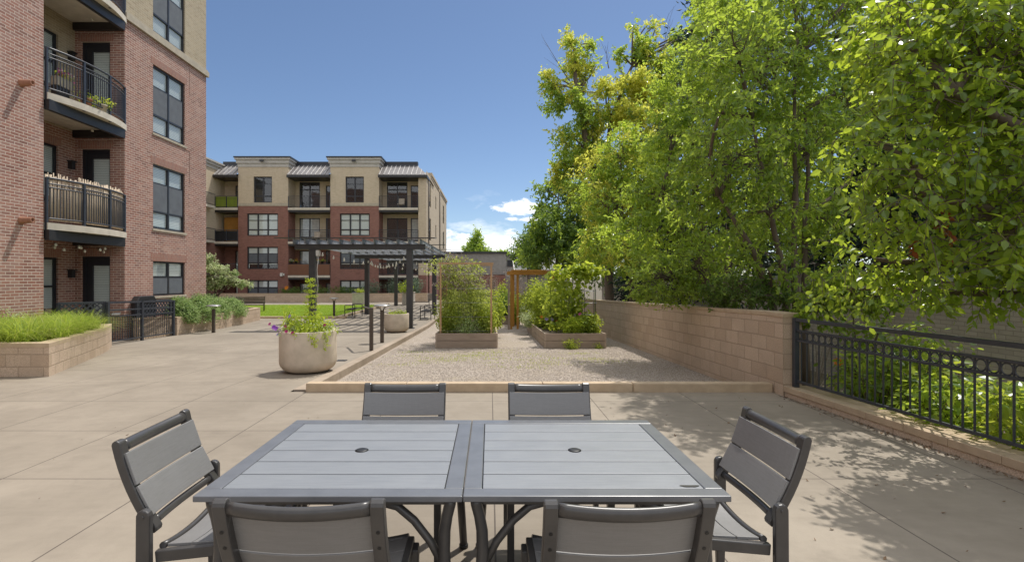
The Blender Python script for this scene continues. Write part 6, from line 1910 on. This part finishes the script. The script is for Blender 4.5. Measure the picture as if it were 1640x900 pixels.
# hedge planter: rounded bushes, sage, small tree
hb = [(-10.28, 16.55, .78, .50, "rounded glossy bush at the near end of the hedge planter"), (-10.45, 17.7, .88, .70, "second rounded bush in the hedge planter, before the building corner"), (-10.80, 19.2, .86, .78, "third rounded bush in the hedge planter, below the silver plants"), (-10.95, 20.8, .72, .72, "fourth rounded bush at the far end of the hedge planter"), (-12.2, 20.0, .95, .85, "rounded bush behind the front row of the hedge planter")]
for xx, yy, h, r, lab in hb:
    zb = zg(yy) + .46
    t = empty("rounded_bush", (xx, yy, zb), lab, "shrub", "rounded bushes in the hedge planter")
    d = rand_unit(300); d[:, 2] = np.abs(d[:, 2]) * 1.0 - .1
    C = np.array([xx, yy, zb]) + d * np.array([r * .95, r * 1.1, h]) * rng.uniform(.7, 1.03, 300)[:, None]
    C[:, 0] = np.maximum(C[:, 0], LX + .08) if yy < 18.2 else C[:, 0]
    m = MB()
    for c in C[::8]: m.tube([(xx, yy, zb - .05), tuple((np.array([xx, yy, zb]) + c) / 2), tuple(c)], [.015, .01, .004], 4, caps=False)
    m.build("stems", M['bark'], t)
    foliage("foliage", [(*clump_leaves(C, .12, 26, .07, .55, .0, face_up=.5), 0)], [M['leaf_hedge']], t)
sg = [(-12.3, 21.8, .95, .8, "sage-grey shrub mound below the small pale tree"), (-12.0, 23.0, .8, .6, "sage-grey shrub at the planter's far corner")]
for xx, yy, h, r, lab in sg: leafy_plant("sage_shrub", (xx, yy, zg(yy) + .45), h, r, lab, 'leaf_sage', .07, 60, 8, cat='shrub', group="sage shrubs in the hedge planter", rc=.1, wl=.28, hang=-.3)
lob = [((-11.9, 22.3, 1.50), (.85, .7, .20)), ((-12.2, 22.2, 1.95), (.62, .6, .22)), ((-12.55, 22.1, 2.45), (.28, .35, .24)), ((-11.15, 22.3, 1.32), (.55, .5, .16)), ((-12.9, 22.2, 1.55), (.5, .5, .26)), ((-11.65, 22.3, 1.80), (.45, .4, .14)), ((-12.5, 22.2, 2.2), (.4, .4, .18)), ((-12.3, 22.0, 1.25), (.6, .5, .16))]
tree("small_pale_tree", (-12.3, 22.2, zg(22) + .5), [[(-12.3, 22.2, zg(22) + .45), (-12.2, 22.2, 1.0), (-12.3, 22.2, 1.7), (-12.5, 22.2, 2.4)], [(-12.2, 22.2, .7), (-11.6, 22.25, 1.35)]], lob,
     "small pale-leaved tree with layered branches in the hedge planter", 300, 36, .16, .075, 'leaf_silver', .5, trunk_r=.045, hang=.0, face_up=.65, mat2='leaf_hedge', frac2=.3)
# foundation planting by the far building
fp = [(-8.3, 43.2, 1.3, .9, 'leaf_sage', "grey-green spiky shrub at the far building, between the pergola posts"), (-6.6, 43.0, 1.5, .9, 'leaf_sage', "pale grey-green spiky shrub beside the far building's entrance"), (-10.2, 43.2, 1.1, .9, 'leaf_sage', "grey-green spiky shrub below the far ground-floor window"),
      (-12.6, 43, .7, 1.0, 'leaf_dark', "low dark bush in the far foundation planter"), (-14.8, 43, .7, 1.1, 'leaf_dark', "low dark bush left of the path light in the far planter"), (-17.2, 43, .6, 1.0, 'leaf_dark', "low dark bush at the left of the far foundation planter")]
for xx, yy, h, r, mt, lab in fp: leafy_plant("foundation_shrub", (xx, yy, .2), h, r, lab, mt, .16, 46, 7, cat='shrub', group="shrubs along the far building", rc=.2, wl=.3, hang=-.4 if mt == 'leaf_sage' else .1)
flower("balcony_flowerpot", (-17.2, 42.2, .75), .22, 'orange', "orange-yellow flower cluster by the far ground-floor balcony", n=12, stem=(-17.2, 42.4, .2))

# window boxes and pots on balconies
def pot(x, y, z, w, mt, plant, label, blooms=None):
    t = empty("flower_pot", (x, y, z), label, "flower pot", "flower pots on the balconies")
    m = MB(); m.lathe((x, y, z), [(w * .36, 0), (w * .5, w * .7), (w * .54, w * .7), (w * .54, w * .85), (w * .45, w * .85), (w * .44, w * .75), (0, w * .74)], 14); m.build("pot", M[mt], t)
    C = np.array([x, y, z + w]) + rng.normal(size=(12, 3)) * np.array([w * .35, w * .35, w * .25])
    sets = [(*clump_leaves(C, w * .3, 9, w * .3, .5, .2), 0)]; ms = [M[plant]]
    if blooms: sets.append((*clump_leaves(C[:8] + np.array([0, 0, w * .3]), w * .22, 8, w * .22, .8, 0), 1)); ms.append(M[blooms])
    foliage("leaves", sets, ms, t)
z3 = floors[2]
m = MB(); m.box(LX - .12, LX + .06, 12.0, 12.42, z3 + .28, z3 + .50); o = m.build("planter_box", M['limestone'], bevel=.01); props(o, "grey planter box inside the upper balcony railing", "planter box")
m = MB(); m.box(LX - .1, LX + .04, 11.98, 12.36, z3 + .002, z3 + .276); o = m.build("crate", M['dark_metal'], bevel=.01); props(o, "dark crate under the grey planter box on the upper balcony", "crate")
t = empty("balcony_petunias", (LX, 12.2, z3 + .5), "pink and white petunias in the upper balcony's grey planter box", "flowers")
C = np.array([LX - .03, 12.2, z3 + .55]) + rng.normal(size=(26, 3)) * np.array([.05, .12, .05])
foliage("leaves", [(*clump_leaves(C, .07, 7, .05, .6, .2), 0), (*clump_leaves(C[:14] + np.array([.02, 0, .05]), .05, 8, .05, .9, 0), 1), (*clump_leaves(C[14:20] + np.array([.02, 0, .05]), .05, 8, .05, .9, 0), 2)], [M['leaf_veg'], M['pink'], M['whitepetal']], t)
pot(LX + .14, 12.75, z3 + .002, .24, 'terracotta', 'leaf_veg', "terracotta pot of low leaves on the upper balcony floor")
pot(LX + .18, 13.2, z3 + .002, .24, 'limestone', 'leaf_lime', "pot of yellow flowers on the upper balcony floor", 'leaf_yellow')
for k, (dx, mt, lab) in enumerate(((.3, 'whitepetal', "white-flowered pot on the wood-slatted far balcony's rail, leftmost"), (.75, 'orange', "orange-flowered pot next to the white one on the slatted far balcony"), (2.6, 'orange', "orange-flowered pot right of the pergola post on the slatted far balcony"), (3.1, 'leaf_yellow', "yellow-flowered pot at the right of the slatted far balcony"))):
    pot(-18.27 + dx, FY - .03, 1.85 + 1.05, .26, 'dark_metal', 'leaf_veg', lab, mt)
# things on the far balconies
m = MB(); m.box(-24.85, -22.85, FY + .03, FY + .06, 8.0, 8.93); props(m.build("green_balcony_screen", M['leaf_lime']), "green leafy privacy screen behind the far left top balcony railing", "screen")
m = MB(); m.box(-24.7, -23.3, FY + 1.2, FY + 1.24, 4.95, 7.2); props(m.build("bamboo_blind", M['cedar']), "amber roll-down blind on the far left third-floor balcony", "blind")
m = MB(); m.box(-24.85, -22.85, FY + .04, FY + .07, 4.95, 5.85); props(m.build("black_balcony_screen", M['black']), "black privacy screen behind the far left third-floor railing", "screen")
def balcony_chair(x, y, z, label):
    t = empty("balcony_chair", (x, y, z), label, "chair", "chairs on the far balconies")
    m = MB(); m.box(x - .28, x + .28, y - .28, y + .28, z + .38, z + .45); m.build("seat", M['planter'], t)
    m = MB(); m.extrude_x([(y + .22, z + .45), (y + .28, z + .45), (y + .40, z + 1.0), (y + .34, z + 1.0)], x - .27, x + .27); m.build("backrest", M['planter'], t)
    for sx in (-1, 1):
        for sy in (-1, 1):
            m = MB(); m.bar((x + sx * .24, y + sy * .24, z), (x + sx * .24, y + sy * .24, z + .38), .04, .04, up=(1, 0, 0)); m.build("leg", M['dark_metal'], t)
balcony_chair(-8.2, FY + .7, 7.93, "pale chair on the far right top balcony")
balcony_chair(-16.0, FY + .7, 4.88, "pale chair on the far middle third-floor balcony")

# ornamental grass in the near left planter, lawn blades, gravel weeds
def blades(name, n, pos, h0, h1, w, lean, mat, label, seg=4, lean_dir=None):
    P = pos(n)
    a = rng.uniform(0, 6.28, n)
    d = np.stack([np.cos(a), np.sin(a), np.zeros(n)], 1)
    if lean_dir is not None: d = unit(d + np.array(lean_dir))
    s = np.stack([-d[:, 1], d[:, 0], np.zeros(n)], 1)
    h = rng.uniform(h0, h1, n)[:, None]; l = lean * rng.uniform(.3, 1.2, n)[:, None] * h
    V = []
    for k in range(seg + 1):
        f = k / seg
        c = P + np.array([0, 0, 1.0]) * h * (f - .45 * f ** 3 * (l / h)) + d * l * f ** 2
        ww = w * (1 - f) ** .6 * (1 if k < seg else .1)
        V += [c - s * ww, c + s * ww]
    V = np.stack(V, 1); kk = V.shape[1]
    F = np.array([(2 * i, 2 * i + 1, 2 * i + 3, 2 * i + 2) for i in range(seg)])
    F = (F[None] + (np.arange(n) * kk)[:, None, None]).reshape(-1, 4)
    me = mesh_np(name, V.reshape(-1, 3), F, 4, [M[mat]])
    return props(link_mesh(name, me, None, (0, 0, 0)), label, kind='stuff')
def in_ring(ring, zf, tufts=None, spread=.06):
    P2 = [Vector(p) for p in ring]
    xs = [p.x for p in P2]; ys = [p.y for p in P2]
    def inside(x, y):
        c = False; j = len(P2) - 1
        for i in range(len(P2)):
            if (P2[i].y > y) != (P2[j].y > y) and x < (P2[j].x - P2[i].x) * (y - P2[i].y) / (P2[j].y - P2[i].y) + P2[i].x: c = not c
            j = i
        return c
    def pick(n):
        out = []
        while len(out) < n:
            x, y = rng.uniform(min(xs), max(xs)), rng.uniform(min(ys), max(ys))
            if inside(x, y): out.append((x, y, zf(y)))
        return np.array(out)
    def f(n):
        if not tufts: return pick(n)
        t_ = pick(tufts); i = rng.integers(0, tufts, n)
        return t_[i] + rng.normal(size=(n, 3)) * np.array([spread, spread, 0])
    return f
blades("ornamental_grass", 13000, in_ring(innA, lambda y: zg(y) * .8 + .43, 85, .07), .28, .78, .005, 1.6, 'leaf_grass', "long bright green grass arching over the curved planter's edge", 5)
leafy_plant("planter_flowers", (-9.6, 9.8, .45), .55, .5, "thin pale-flowered stems rising through the long planter grass", 'leaf_silver', .06, 26, 4, rc=.08, mats2='pink', frac2=.15)
lx = lambda n: np.stack([rng.uniform(-18.5, -7.57, n), 24.55 + 11.3 * rng.random(n) ** 1.3, np.full(n, zg(30) + .05)], 1)
blades("lawn_grass", 60000, lx, .03, .075, .006, .5, 'leaf_lawn', "short mown grass of the sunlit lawn", 2)
def wd(n):
    c = np.stack([rng.uniform(-2.4, 2.9, 46), rng.uniform(9.6, 13.0, 46)], 1)
    c[:16, 1] = rng.uniform(10.6, 12.4, 16)
    i = rng.integers(0, 46, n); p = c[i] + rng.normal(size=(n, 2)) * np.array([.22, .10])
    return np.stack([p[:, 0], p[:, 1], np.array([zg(v) for v in p[:, 1]]) - .125], 1)
blades("gravel_weeds", 2600, wd, .015, .05, .004, .9, 'leaf_veg', "thin green weeds sprouting through the gravel", 2)
